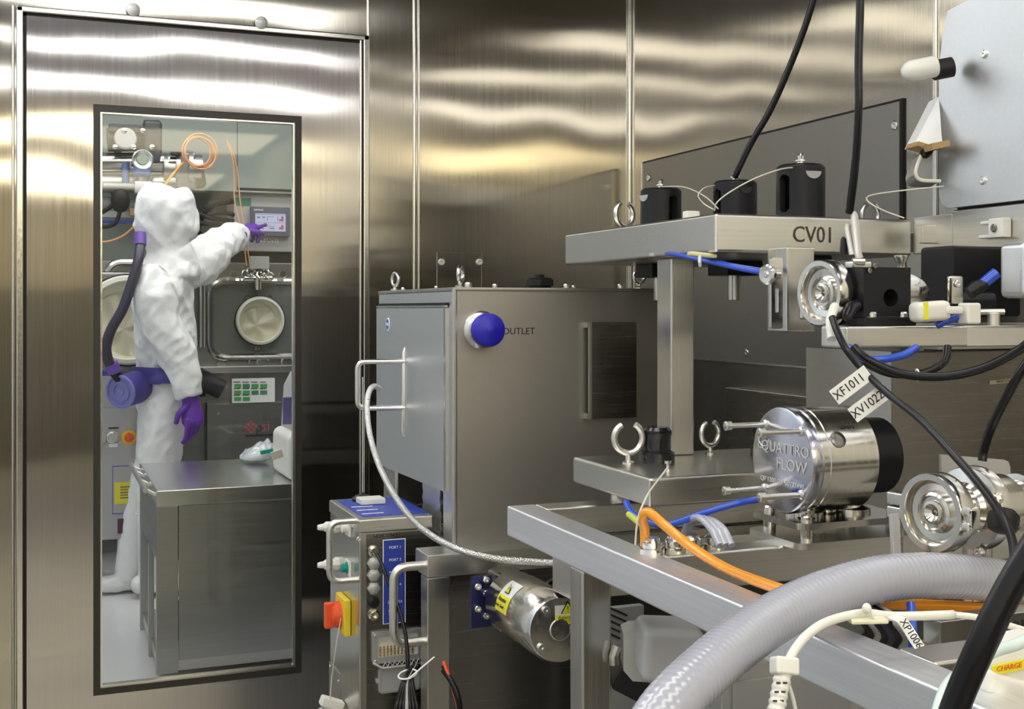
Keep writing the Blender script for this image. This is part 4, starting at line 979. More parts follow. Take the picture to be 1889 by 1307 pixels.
# plastic knob in the black cable (ball) near the clamp
q = P(1848, 960, T=1.42)
bb_ = tag(B().lathe(q-V((0, 0, .014)), V((.35, .2, .9)), [(.010, 0), (.016, .003), (.018, .012), (.018, .022), (.012, .028), (.004, .030)], 24).obj('rubber_knob', M_rubber), 'round black rubber cable grommet hanging beside the large pipe clamp', 'grommet')
# ---- lower centre: grey junction motor behind the frame leg
gm = thing('gear_motor', 'grey cast motor housing with wavy cover seen under the long rail', 'motor', P(1210, 1260, T=1.9))
a = P(1143, 1160, T=1.90); 
o = P(1150, 1207, T=1.9)
wv = []
H2 = .042
for i in range(13):
    t = i/12; wv.append((-.004+.005*math.sin(t*9), -H2+2*H2*t))
prof = [(.0, -H2*.6), (.015, -H2), (.035, -H2*1.02), (.055, -H2*1.1), (.055, H2*.86), (.035, H2*1.02), (.012, H2*.95), (0, H2*.8)]
b = B(); b.prism(prof, o-V((.0, .0, 0)), (.93, -.36, -.02), Z3, (.02, .05, 0)); b.obj('cover', M_alu, gm, ang=30)
B().ob(P(1232, 1196, T=1.87), (.095, .10, .085), x=(.93, -.30, -.05), bev=.014, seg=4).obj('body', M_greyp, gm)
B().ob(P(1190, 1262, T=1.95), (.11, .08, .045), x=(.8, -.3, -.45), bev=.004).obj('black_base', M_black, gm)
B().tube([P(1139, 1190, T=1.9), P(1132, 1210, T=1.9), P(1133, 1225, T=1.9)], .008, 10).obj('gland', M_pol, gm)
lv = thing('louvre_panel', 'pale panel with dark louvre slots beyond the frame leg', 'louvre', P(1160, 1170, T=2.5))
a, c = P(1128, 1122, T=2.55), P(1200, 1170, T=2.55)
B().box(a.x-.02, c.x, a.y, a.y+.02, 0, a.z).obj('panel', M_console, lv)
b = B()
for i in range(5):
    z = a.z-.008-i*.014
    b.ob(((a.x+c.x)/2-.022, a.y-.001, z), (.045, .002, .004), x=(1, 0, -.5))
b.obj('slots', M_ink, lv)
# pale cabinets standing under the machine frame
uc = thing('floor_cabinet', 'pale steel cabinet standing on the floor under the long rail', 'cabinet', (1.3, 1.5, 0))
cz = P(1230, 1232, T=2.1).z
B().box(1.10, 1.66, 1.80, 1.97, .05, .66, .004).obj('body', M_sheet, uc)
B().box(1.12, 1.37, 1.794, 1.80, .08, .63, .002).obj('door', M_console, uc)
p_ = P(1384, 1219, Y=1.79)
B().box(p_.x-.012, p_.x+.012, 1.792, 1.794, p_.z-.006, p_.z+.006).obj('yellow_label', M_yellow, uc)
B().lathe(P(1355, 1232, Y=1.794), (0, -1, 0), [(.016, 0), (.016, .006), (.010, .010), (.010, .018)], 20).obj('hinge_knob', M_dark, uc)
up = thing('under_pan', 'brushed steel pan mounted beneath the frame behind the gear motor', 'pan', (1.3, 1.9, .75))
B().box(.86, 1.69, 1.905, 1.990, .77, .862, .003).obj('pan', M_brX, up)
# junction box, bottom right, plus plates
a = P(1835, 1205, T=1.15)
jx = thing('white_junction_box', 'white plastic terminal box with yellow label at the lower right corner', 'terminal box', a-V((0, 0, .03)))
b = B(); b.ob(P(1858, 1222, T=1.16), (.062, .04, .050), x=(1, -.15, .12), z=(.25, 0, 1), bev=.004, seg=3); b.ob(P(1850, 1262, T=1.15), (.060, .035, .022), x=(1, -.1, -.35), bev=.006, seg=3); b.obj('body', M_white, jx)
B().ob(P(1862, 1230, T=1.136), (.036, .002, .009), x=(1, -.15, .12), z=(.25, 0, 1)).obj('yellow_label', M_yellow, jx)
text('CHARGE', .007, P(1862, 1230, T=1.133), (1, -.15, .10), (.1, 0, 1), M_red, jx)
a, c = P(1745, 1135, T=1.40), P(1840, 1180, T=1.40)
tp = thing('tag_plate', 'steel plate stamped TT05 beneath the orange cable at the right', 'plate', (c.x, 1.09, .86))
yq = 1.10
z0_, z1_ = P(1850, 1182, Y=yq).z, P(1850, 1132, Y=yq).z
B().box(P(1735, 1150, Y=yq).x, 1.40, yq, yq+.03, z0_, z1_, .002).obj('plate', M_bright, tp)
text('TT05', .028, P(1863, 1163, Y=yq-.001), X3, Z3, M_ink, tp)
# ================================================================ HOSES AND CABLES
def ribbed(name, l, r, amp, period, m, label, cat='hose'):
    p = crom(pts3(l), 60); p = resample(p, period/6); n = len(p)
    return tag(B().tube(p, [r+amp*(.5+.5*math.cos(i*2*pi/6)) for i in range(n)], 36).obj(name, m, ang=80), label, cat)
hz = ribbed('ribbed_hose', [(1160, 1420, 1.08), (1232, 1307, 1.12), (1300, 1238, 1.17), (1372, 1178, 1.23), (1450, 1128, 1.295), (1540, 1090, 1.345), (1640, 1065, 1.39), (1760, 1062, 1.44), (1889, 1078, 1.50), (1990, 1100, 1.55)], .0267, .00032, .0078, M_hose, 'thick translucent grey ribbed hose arching over the long rail', 'hose')
cable('foreground_hose', [(1990, 870, .80), (1925, 980, .80), (1862, 1085, .80), (1815, 1180, .80), (1775, 1270, .81), (1745, 1350, .82)], .0098, M_cable, 'thick glossy black hose crossing the lower right corner', 'hose', seg=24)
cable('orange_cable', [(1190, 1006, 1.78), (1189, 975, 1.78), (1186, 952, 1.77), (1198, 945, 1.76), (1228, 970, 1.74), (1275, 1008, 1.70), (1340, 1048, 1.62), (1430, 1083, 1.49), (1530, 1112, 1.42), (1640, 1113, 1.44), (1750, 1118, 1.46), (1889, 1124, 1.48)], .0073, M_orange, 'bright orange cable winding from the cross rail to the right edge', seg=18)
cable('blue_air_tube', [(1155, 925, 1.93), (1166, 945, 1.90), (1195, 962, 1.86), (1235, 967, 1.84), (1300, 945, 1.82), (1360, 928, 1.82), (1405, 920, 1.84)], .0052, M_bluec, 'blue air tube running under the lower tray to the pump head', 'tube')
cable('yellow_green_wire', [(1160, 948, 1.90), (1172, 958, 1.87), (1186, 970, 1.84), (1190, 985, 1.82)], .005, mat('wire_yellow_green', (.55, .6, .08), .4), 'short yellow-green earth wire under the lower tray corner', 'wire')
for i, o_ in enumerate((0, 9, 18)):
    cable('grey_tube', [(1262+o_*.3, 985, 1.86), (1272+o_*.4, 962, 1.84), (1290+o_, 955+o_*.2, 1.80), (1312+o_*1.2, 975, 1.77), (1328+o_*1.2, 1006, 1.745)], .0058, M_hose, ['pale grey bent tube left of the pump base, leftmost of three', 'pale grey bent tube left of the pump base, middle of three', 'pale grey bent tube left of the pump base, rightmost of three'][i], 'tube', 'grey tubes left of the pump base')
p = crom(pts3([(700, 716, 2.90), (690, 712, 2.88), (681, 722, 2.86), (677, 750, 2.84), (682, 800, 2.80), (700, 860, 2.72), (735, 925, 2.58), (780, 975, 2.42), (840, 1010, 2.33), (910, 1029, 2.31), (990, 1036, 2.30), (1060, 1040, 2.28), (1120, 1045, 2.25)]), 16)
tag(B().tube(p, .0068, 14).obj('braided_hose', M_braid), 'braided steel hose sagging from the cabinet door handle to the long rail', 'hose')
cable('slanting_cable', [(1640, -760, 2.38), (1575, -300, 2.4), (1535, -120, 2.4), (1501, 0, 2.42), (1470, 90, 2.44), (1425, 195, 2.47), (1385, 265, 2.49), (1355, 327, 2.52)], .0068, M_cable, 'black cable slanting down from above to the middle coupling')
cable('hanging_cable', [(1590, -950, 2.1), (1588, -400, 2.1), (1586, -120, 2.1), (1587, 0, 2.1), (1584, 110, 2.1), (1584, 200, 2.1), (1578, 300, 2.12), (1567, 393, 2.15)], .0072, M_cable, 'black cable hanging straight down to the upper tray beside CV01')
tagw = lambda l, lab, r=.0013, n='tether_wire': cable(n, l, r, M_paleC, lab, 'wire', seg=8)
tagw([(1219, 344, 2.66), (1262, 345, 2.55), (1300, 362, 2.45), (1325, 385, 2.42)], 'pale tether wire arcing from the left coupling to the middle one')
tagw([(1318, 342, 2.50), (1300, 346, 2.44), (1288, 360, 2.42), (1298, 375, 2.42), (1316, 386, 2.40)], 'pale tether wire looping left of the middle coupling')
tagw([(1477, 308, 2.26), (1440, 312, 2.22), (1390, 330, 2.2), (1345, 355, 2.2), (1322, 374, 2.2), (1318, 388, 2.22)], 'pale tether wire arcing left from the nearest coupling')
tagw([(1741, 343, 2.168), (1725, 345, 2.12), (1650, 353, 2.15), (1604, 361, 2.18), (1602, 372, 2.18), (1630, 388, 2.16), (1668, 402, 2.14)], 'pale looping wire left of the tall grey cover')
tagw([(1232, 862, 1.91), (1214, 885, 1.86), (1196, 910, 1.80), (1180, 945, 1.77), (1174, 975, 1.77), (1172, 1004, 1.78)], 'pale tether wire hanging over the front of the lower tray', .0016)
# blue tube and clip under upper tray
cable('blue_tube', [(1228, 466, 2.30), (1262, 472, 2.22), (1320, 485, 2.14), (1370, 496, 2.06), (1410, 503, 2.0)], .0046, M_bluec, 'blue tube under the upper tray leading to the slotted bracket', 'tube')
cable('blue_tube', [(1262, 468, 2.30), (1300, 477, 2.2), (1350, 489, 2.1), (1408, 499, 2.02)], .0040, M_bluec, 'thinner second blue tube just behind the one under the upper tray', 'tube')
q = P(1295, 470, T=2.14)
tc_ = thing('tie_mount', 'pale yellow cable tie mount on the blue tubes below the upper tray', 'cable tie mount', q-V((0, 0, .01)))
B().ob(q, (.052, .02, .008), x=(1, -.1, -.09), bev=.003).obj('pad', mat('pale_yellow_plastic', (.72, .70, .38), .45), tc_)
B().tube([q+V((-.012, -.012, -.002)), q+V((-.013, -.014, -.014)), q+V((-.010, -.010, -.020))], .003, 8).obj('tail', M_white, tc_)
tm = tag(B().ob(P(1220, 470, T=2.35), (.045, .02, .007), bev=.002).obj('tie_pad', M_greyp), 'grey tie pad under the left edge of the upper tray', 'cable tie mount')
tp_ = tag(B().ob(P(1275, 401, T=2.40), (.030, .02, .026), bev=.003).obj('tie_pad', M_white), 'small white pad on the upper tray edge between two couplings', 'pad')
# cables below shelf
cable('labelled_cable', [(1535, 585, 1.72), (1545, 612, 1.70), (1562, 645, 1.68), (1595, 685, 1.66), (1640, 728, 1.62), (1700, 775, 1.56), (1770, 850, 1.48), (1820, 910, 1.43), (1850, 955, 1.40), (1868, 1000, 1.38), (1872, 1060, 1.36)], .0052, M_cable, 'black cable carrying the XF1011 and XV1022 paper flags')
cable('looping_cable', [(1575, 640, 1.70), (1600, 662, 1.68), (1650, 685, 1.66), (1700, 694, 1.64), (1760, 692, 1.62), (1820, 676, 1.60), (1875, 648, 1.58), (1905, 625, 1.56)], .0062, M_cable, 'thick black cable sagging under the instrument shelf')
cable('looping_cable', [(1562, 640, 1.74), (1590, 665, 1.74), (1640, 688, 1.72), (1700, 688, 1.72), (1740, 668, 1.73), (1748, 640, 1.75)], .0058, M_cable, 'black cable forming a short loop under the shelf behind the thicker one')
cable('blue_loop_tube', [(1565, 640, 1.72), (1585, 658, 1.70), (1620, 663, 1.69), (1665, 655, 1.70), (1690, 641, 1.72)], .0055, M_bluec, 'blue tube sagging briefly below the instrument shelf', 'tube')
cable('blue_shelf_tube', [(1728, 600, 1.80), (1745, 592, 1.80), (1775, 582, 1.80), (1782, 575, 1.85)], .0058, M_bluec, 'short blue tube on the shelf behind the white connectors', 'tube')
cable('white_flex', [(1540, 565, 1.77), (1532, 590, 1.74), (1535, 625, 1.72)], [.007, .006][0], M_white, 'short white sleeve hanging from the left pipe clamp', 'sleeve')
cable('side_cable', [(1912, 640, 1.60), (1880, 690, 1.60), (1855, 735, 1.62), (1830, 785, 1.64), (1815, 830, 1.66), (1812, 850, 1.66)], .0062, M_cable, 'black cable falling from the right edge behind the grey plate')
tag(B().arc(P(1692, 691, T=1.65), (.93, -.36, .05), .0075, .0012, 0, 360, 8, 20).obj('cable_tie', M_inkw), 'white cable tie clasping the sagging black cables under the shelf', 'cable tie')
# paper flags
def flag(px, py, s, lab, dx, dy):
    q = P(px, py, T=1.655); a = V((dx[0]*ca, -dx[0]*sa, dx[1])).normalized(); b_ = V((-a.z*ca, a.z*sa, dx[0])).normalized()
    nrm = a.cross(b_)
    o = q+nrm*.006
    f = thing('paper_flag', lab, 'label', o-V((0, 0, .02)), 'paper flags on the black cable')
    B().prism([(-.030, -.0115), (.030, -.0115), (.030, .0115), (-.030, .0115)], o, a, b_, nrm*.0008).obj('paper', M_whitep, f, smooth=False)
    text(s, .0175, o+nrm*.0013-a*.004, a, b_, M_ink, f, sx=.9)
flag(1568, 709, 'XF1011', 'white paper flag printed XF1011 on the black cable', (.80, .60), 0)
flag(1602, 742, 'XV1022', 'white paper flag printed XV1022 on the black cable', (.80, .60), 0)
# lower right white cables
cable('white_cable', [(1452, 1236, 1.16), (1462, 1205, 1.18), (1490, 1170, 1.20), (1530, 1145, 1.22), (1590, 1131, 1.24), (1650, 1136, 1.25), (1740, 1134, 1.26), (1757, 1133, 1.27)], .0048, M_white, 'white cable curving from the corrugated connector above the long rail', seg=16)
cable('mint_cable', [(1905, 1175, 1.10), (1870, 1190, 1.10), (1830, 1203, 1.08), (1780, 1235, 1.05), (1745, 1270, 1.02), (1725, 1330, 1.0)], .0055, M_mint, 'pale mint-coloured cable beside the thick black hose', seg=16)
cable('white_back_cable', [(1757, 1133, 1.30), (1800, 1138, 1.30), (1850, 1150, 1.30), (1900, 1165, 1.30)], .0036, M_white, 'thin white cable passing behind the black hose toward the right edge')
q = P(1600, 1143, T=1.235)
wm = thing('tie_anchor', 'cream cable tie anchor with a round head on the white cable', 'cable tie mount', q-V((0, 0, .01)))
B().ob(q, (.040, .018, .005), x=(1, -.3, 0), bev=.002).obj('pad', mat('cream_plastic', (.78, .76, .55), .4), wm)
B().sph(P(1599, 1122, T=1.225), .0048, sz=1.2).obj('head', M_white, wm); B().arc(P(1602, 1134, T=1.235), (1, 0, 0), .0068, .0018, 0, 360, 8, 20).obj('band', M_white, wm)
# hanging paper strip XP1006
pts_ = [P(1647, 1136, T=1.225), P(1664, 1144, T=1.222), P(1677, 1162, T=1.22), P(1688, 1180, T=1.215), P(1697, 1193, T=1.212)]
fl = thing('paper_strip', 'curled white paper strip printed XP1006 hanging on the white cable', 'label', pts_[2])
pc_ = crom(pts_, 5); b = B(); w2 = V((ca, -sa, .35)).normalized()*.0052
b1 = [b.bm.verts.new(p-w2) for p in pc_]; b2 = [b.bm.verts.new(p+w2) for p in pc_]
b3 = [b.bm.verts.new(p-w2+V((.001, .003, 0))) for p in pc_]; b4 = [b.bm.verts.new(p+w2+V((.001, .003, 0))) for p in pc_]
for i in range(len(pc_)-1):
    for A_, Z_ in ((b1, b2), (b4, b3), (b2, b4), (b3, b1)): b.bm.faces.new((A_[i], Z_[i], Z_[i+1], A_[i+1]))
b.obj('paper', M_whitep, fl)
dv = (P(1692, 1186, T=1.2)-P(1668, 1150, T=1.2)).normalized(); vwn = -(P(1680, 1165, T=1)-V((0, 0, ZC))).normalized(); uv = vwn.cross(dv)
text('XP1006', .0105, P(1681, 1168, T=1.214)+vwn*.002, dv, uv, M_ink, fl)
# corrugated connector
q = P(1447, 1228, T=1.15); dn = (P(1428, 1330, T=1.13)-q).normalized()
cn = thing('corrugated_connector', 'white plastic connector with corrugated sleeve at the bottom centre-right', 'connector', q-V((0, 0, .06)))
B().ob(q, (.024, .020, .017), x=(1, -.2, -.15), z=-dn, bev=.003, seg=3).obj('collar', M_white, cn)
b = B(); n = 40; b.tube([q+dn*(.006+.07*i/n) for i in range(n+1)], [.0078+(.0009 if i % 4 < 2 else 0) for i in range(n+1)], 16); b.obj('sleeve', M_white, cn)
b = B()
side = (P(1500, 1228, T=1.15)-q).normalized(); vn = -(q-V((0, 0, ZC))).normalized()
for i in range(5):
    for s_ in (-.0028, .0035): b.ob(q+dn*(.016+i*.0085)+side*s_+vn*.0080, (.0040, .0012, .0018), x=side, z=dn)
b.obj('printed_marks', M_ink, cn)
cable('thin_white_cable', [(1452, 1255, 1.17), (1462, 1285, 1.17), (1470, 1320, 1.17)], .002, M_white, 'thin white cable behind the corrugated connector sleeve')
# dark bundle under the hose
for i in range(6):
    cable('dark_hose', [(1555+i*9, 1118-i, 1.36+.01*i), (1590+i*11, 1140, 1.36), (1605+i*13, 1165+i, 1.38), (1580+i*16, 1195, 1.40), (1560+i*20, 1240, 1.45)][:5], .007, [M_cable, M_greyp, M_cable, M_pipe, M_cable, M_greyp][i],
          'dark tube in the tangle under the ribbed hose, number %s from the left' % ['one', 'two', 'three', 'four', 'five', 'six'][i], 'hose', 'dark tubes tangled under the ribbed hose')
cable('blue_post_tube', [(1680, 1112, 1.38), (1682, 1135, 1.37), (1684, 1165, 1.36), (1684, 1200, 1.36)], .005, M_bluec, 'short upright blue tube behind the paper strip', 'tube')
# rear side: equipment of this room seen only as reflections
bw = struct(B().box(-1.2, 1.8, -4.4, -3.4, 0, 1.5, .01).obj('wall_back_cabinet', M_olive))
# ================================================================ FAR ROOM
YW = 6.30         # face of the big glove-box wall
def FB(px0, py0, px1, py1, y, d, bev=0, seg=2):
    """box whose front face at depth y spans the given picture corners"""
    a = P(px0, py0, Y=y); c = P(px1, py1, Y=y); return B().box(a.x, c.x, y, y+d, c.z, a.z, bev, seg)
ib = thing('glove_box', 'big steel glove box with rounded window frame and round ports', 'glove box', (.9, YW+.2, 0))
a = P(176, 480, Y=YW); c = P(600, 748, Y=YW)
B().box(a.x-.4, 2.6, YW, YW+.30, .35, a.z, .006).obj('body', M_iso, ib)
# rounded raised window frames
def rframe(px0, py0, px1, py1, nm='window_frame'):
    a = P(px0, py0, Y=YW-.01); c = P(px1, py1, Y=YW-.01)
    pts = corner([V(((a.x+c.x)/2, YW-.012, a.z)), V((c.x, YW-.012, a.z)), V((c.x, YW-.012, c.z)), V((a.x, YW-.012, c.z)), V((a.x, YW-.012, a.z)), V(((a.x+c.x)/2, YW-.012, a.z))], .09, 8)
    B().tube(pts, .018, 10).obj(nm, M_pol, ib)
    B().prism(rrect(a.x+.02, c.x-.02, c.z+.02, a.z-.02, .07), (0, YW-.004, 0), X3, Z3, (0, .004, 0)).obj('window_pane', mat('dark_pane', (.16, .17, .15), .25, spec=.8), ib)
rframe(386, 517, 640, 656); rframe(196, 482, 330, 668)
# glove ports
def port(px, py, y, rw, lab, deep=True):
    q = P(px, py, Y=y); t = thing('glove_port', lab, 'glove port', q-V((0, 0, rw)), 'round glove ports')
    n = V((0, -1, 0))
    B().lathe(q, n, [(rw*.86, -.01), (rw*.99, 0), (rw, .02), (rw*.96, .035), (rw*.88, .038), (rw*.85, .03), (rw*.85, 0)], 56, caps=False).obj('ring', M_creamr, t)
    B().lathe(q, n, [(rw*1.03, 0), (rw*1.03, .018), (rw*.99, .02)], 56, caps=False).obj('rubber_rim', M_rubber, t)
    g_ = B(); bm = g_.bm; rings = []
    for j in range(10):
        u = j/9; row = []
        for k in range(48):
            an = 2*pi*k/48; fold = 1-.10*u*(math.sin(an*5+j*.7)*.5+.5)-.12*u
            rr = rw*.86*fold
            row.append(bm.verts.new(q+V((math.cos(an)*rr, -.028+.030*u+(.02*math.sin(an*3+j) if j > 2 else 0)*0, math.sin(an)*rr-.02*u))))
        rings.append(row)
    row0 = rings[-1]
    for A_, Z_ in zip(rings, rings[1:]):
        for k in range(48): bm.faces.new((A_[k], A_[(k+1) % 48], Z_[(k+1) % 48], Z_[k]))
    # soft glove folding in the opening
    c_ = bm.verts.new(q+V((-.02, -.004, -rw*.2)))
    inner = []
    for k in range(48):
        v = row0[k].co; w3 = v.lerp(c_.co, .55)+V((0, -.012*math.sin(k*pi/6), 0)); inner.append(bm.verts.new(w3))
    for k in range(48):
        bm.faces.new((row0[k], row0[(k+1) % 48], inner[(k+1) % 48], inner[k])); bm.faces.new((inner[k], inner[(k+1) % 48], c_))
    g_.obj('glove', M_cream, t, ang=60); return t
port(479, 591, YW-.02, .127, 'round cream glove port right of the person, below the screen')
port(236, 590, YW-.30, .215, 'large cream glove port partly hidden behind the person')
B().box(P(176, 480, Y=YW).x-.3, P(300, 480, Y=YW).x, YW-.28, YW+.01, P(200, 690, Y=YW-.28).z, P(200, 500, Y=YW-.28).z, .02).obj('left_bay', M_iso, ib)
# bolts and latches over the window
screws(ib, [P(x_, y_, Y=YW-.004) for x_, y_ in ((455, 549), (497, 549), (476, 642), (372, 585), (404, 672), (413, 672))], (0, -1, 0), .016, .012, name='latch', m=M_pol)
for px in (470, 485, 530):
    B().arc(P(px, 668, Y=YW-.02), (0, -1, 0), .03, .006, 20, 200, 8, 14).obj('bail_handle', M_pol, ib)
B().box(P(176, 1, Y=YW).x-.4, 2.6, YW-.05, YW, P(400, 688, Y=YW).z, P(400, 675, Y=YW).z, .004).obj('ledge', M_brX, ib)
# drum valve above the port
vv = thing('port_valve', 'shiny steel valve cluster with two gauges above the right glove port', 'valve', P(475, 515, Y=YW-.06))
b = B(); q = P(476, 506, Y=YW-.06)
for i in range(6): b.arc(q+V((-.06+.024*i, -.01*(i % 2), .012*math.sin(i*2))), (.3, -1, .2*i), .022, .007, 0, 300, 8, 16)
b.cyl(q-V((.07, 0, .02)), q+V((.07, 0, -.02)), .016); b.cyl(q, q-V((0, 0, .08)), .02)
b.obj('pipework', M_pol, vv)
FB(461, 472, 497, 496, YW-.08, .05, .004).obj('junction_box', M_console, vv)
for px in (431, 521):
    q = P(px, 506, Y=YW-.05); g1 = B().lathe(q, (0, -1, 0), [(.020, 0), (.020, .012), (.018, .014), (.017, .010)], 24).obj('gauge', M_pol, vv)
# green chart
gc_ = thing('green_chart', 'white sheet with rows of green rectangles on the glove box front', 'notice', P(466, 740, Y=YW-.052))
FB(428, 698, 507, 741, YW-.056, .004).obj('sheet', M_whitep, gc_)
gm_ = mat('green_print', (.08, .38, .10), .6); gd_ = mat('green_print_dark', (.05, .24, .12), .6)
for i in range(4):
    for j in range(3):
        if j == 2 and i > 1: continue
        px = 432+i*16.0; py = 708+j*12
        FB(px, py, px+13, py+7, YW-.058, .002).obj('green_block', gd_ if (i == 1 and j == 0) or (i > 1 and j == 1) else gm_, gc_)
for i in range(10): FB(431+(i % 4)*16, 704+(i//4)*12, 443+(i % 4)*16, 705+(i//4)*12, YW-.0575, .001).obj('printed_line', M_ink, gc_)
# lower panel with psi mark
lp = thing('front_panel_cabinet', 'steel lower cabinet front carrying the red diamond and psi lettering', 'cabinet', P(460, 850, Y=YW-.04))
FB(382, 745, 640, 1010, YW-.045, .04, .003).obj('panel', M_iso, lp)
b = FB(379, 742, 382, 1010, YW-.047, .01); b.obj('dark_edge', M_ink, lp)
q = P(463, 787, Y=YW-.047)
b = B()
for i in range(3):
    for j in range(3):
        dx, dz = (i-j)*.013, (i+j-2)*.0135
        s_ = .0095; b.prism([(-s_, 0), (0, -s_), (s_, 0), (0, s_)], q+V((dx, 0, dz)), X3, Z3, (0, -.001, 0))
b.obj('diamond_mark', M_logo, lp, smooth=False)
text('p', .075, P(478, 788, Y=YW-.047), X3, Z3, M_ink, lp); text('si', .075, P(490, 786, Y=YW-.047), X3, Z3, M_logo, lp)
FB(452, 802, 505, 803, YW-.0465, .001).obj('printed_line', M_ink, lp)
screws(lp, [P(402, 763, Y=YW-.045)], (0, -1, 0), .010, .01, m=M_pol)
# black holder
tag(B().ob(P(385, 706, Y=YW-.12), (.16, .06, .10), x=(1, 0, -.55), bev=.012).obj('black_holder', M_black), 'black plastic holder mounted beside the person\'s elbow', 'holder')
tag(FB(366, 700, 380, 732, YW-.15, .06, .01).obj('black_clip', M_black), 'narrow black clip next to the person\'s forearm', 'clip')
# upper wall: green panels, ledge and the grey HMI console
up_ = struct(FB(176, 180, 437, 353, YW+.16, .02).obj('wall_far_panel_left', M_farwall)); up_.name = 'trim_7'
up_ = struct(FB(438.5, 180, 640, 353, YW+.16, .02).obj('wall_far_panel_right', M_farwall)); up_.name = 'trim_8'
wl = thing('service_console', 'pale grey upper console band behind the touch screen', 'console', P(490, 470, Y=YW-.05))
FB(431, 357, 640, 466, YW-.05, .25, .006).obj('body', M_console, wl)
FB(432, 353, 640, 358, YW-.09, .05).obj('shelf_edge', M_plate, wl)
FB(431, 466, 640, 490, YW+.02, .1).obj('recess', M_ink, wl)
FB(434, 364, 463, 379, YW-.053, .004).obj('green_label', mat('green_label', (.05, .22, .13), .5), wl)
hm = thing('touch_screen', 'lit touch screen in a dark bezel that the person is pointing at', 'touch screen', P(500, 437, Y=YW-.07))
FB(463, 380, 535, 436, YW-.09, .04, .004).obj('bezel', mat('bezel_grey', (.10, .11, .15), .4), hm)
def lit(c, s): return emis('screen_%d' % len(bpy.data.materials), c, s)
FB(471, 393, 527, 427, YW-.092, .003).obj('display', lit((.66, .68, 1), .55), hm)
b = B(); bl = mat('screen_line', (.25, .25, .45), .5)
for x0_, y0_, x1_, y1_ in ((472, 395, 526, 396), (493, 399, 506, 400), (493, 399, 494, 407), (473, 410, 525, 411), (476, 414, 500, 415), (493, 417, 507, 418), (512, 399, 513, 408)):
    a = P(x0_, y0_, Y=YW-.094); c = P(x1_, y1_, Y=YW-.094); b.box(a.x, c.x, YW-.0945, YW-.092, c.z, a.z)
b.obj('screen_lines', lit((.15, .15, .4), .25), hm)
b = B()
for x0_, y0_, x1_, y1_ in ((515, 404, 523, 408), (519, 399, 523, 404), (515, 419, 523, 423), (519, 415, 523, 419), (497, 420, 506, 422)):
    a = P(x0_, y0_, Y=YW-.094); c = P(x1_, y1_, Y=YW-.094); b.box(a.x, c.x, YW-.0945, YW-.092, c.z, a.z)
b.obj('red_readouts', lit((.8, .05, .05), .3), hm)
b = B()
for x0_, y0_, x1_, y1_ in ((474, 399, 480, 402), (484, 399, 489, 402), (482, 420, 487, 422)):
    a = P(x0_, y0_, Y=YW-.094); c = P(x1_, y1_, Y=YW-.094); b.box(a.x, c.x, YW-.0945, YW-.092, c.z, a.z)
b.obj('green_readouts', lit((.1, .5, .2), .3), hm)
text('SIEMENS', .013, P(477, 387, Y=YW-.091), X3, Z3, M_inkw, hm)
text('HMI-JAP01', .026, P(492, 443, Y=YW-.051), X3, Z3, M_ink, wl)
FB(480, 439, 513, 447, YW-.0505, .003).obj('name_strip', M_whitep, wl)
# control pillar on the left
pl_ = thing('control_pillar', 'grey control cabinet with red emergency stop, knob and yellow sign', 'cabinet', P(215, 1000, Y=5.95))
YP = 5.62
FB(150, 752, 258, 992, YP, .35, .01).obj('body', M_console, pl_)
FB(150, 692, 222, 752, YP, .3, .008).obj('head', M_console, pl_)
FB(150, 684, 222, 690, YP-.004, .02).obj('blue_strip', M_bluel, pl_)
q = P(238, 806, Y=YP-.002)
b = B(); b.prism([((.036 if k % 2 else .030)*math.cos(k*pi/18), (.036 if k % 2 else .030)*math.sin(k*pi/18)) for k in range(36)], q, X3, Z3, (0, -.002, 0)); b.obj('yellow_disc', M_yellowp, pl_, smooth=False)
B().lathe(q, (0, -1, 0), [(.020, .002), (.021, .02), (.019, .028), (.005, .03)], 28).obj('red_button', M_red, pl_)
q = P(208, 806, Y=YP-.002)
B().lathe(q, (0, -1, 0), [(.027, 0), (.027, .004), (.022, .006), (.02, .012)], 28).obj('selector_knob', M_rod, pl_)
B().ob(q-V((0, .016, 0)), (.010, .012, .040), bev=.003).obj('selector_grip', M_alu, pl_)
FB(201, 818, 217, 824, YP-.003, .004).obj('knob_label', M_whitep, pl_)
FB(200, 788, 219, 790, YP-.002, .003).obj('printed_line', M_ink, pl_)
B().lathe(P(183, 808, Y=YP), (0, -1, 0), [(.03, 0), (.03, .01), (.024, .012)], 24).obj('grey_lamp', M_greyp, pl_)
b = FB(207, 859, 246, 946, YP-.003, .003); b.obj('blue_border', mat('thin_blue', (.12, .12, .45), .5), pl_)
FB(208.5, 861, 246, 944, YP-.005, .003).obj('steel_field', M_console, pl_)
ys_ = FB(211, 890, 246, 928, YP-.008, .004).obj('yellow_sign', mat('yellow_sign', (.78, .68, .05), .5), pl_)
for i in range(5): FB(222, 897+i*5, 240-(i % 2)*4, 898.2+i*5, YP-.009, .002).obj('printed_line', M_olive, pl_)
FB(217, 957, 232, 983, YP-.006, .008).obj('dark_display', mat('display_dark', (.08, .03, .05), .3), pl_)
FB(150, 992, 258, 1014, YP+.04, .3).obj('plinth', mat('plinth_dark', (.06, .055, .07), .5), pl_)
struct(FB(260, 1000, 700, 1030, YW-.02, .1).obj('trim_9', mat('plinth2', (.10, .10, .12), .5)))
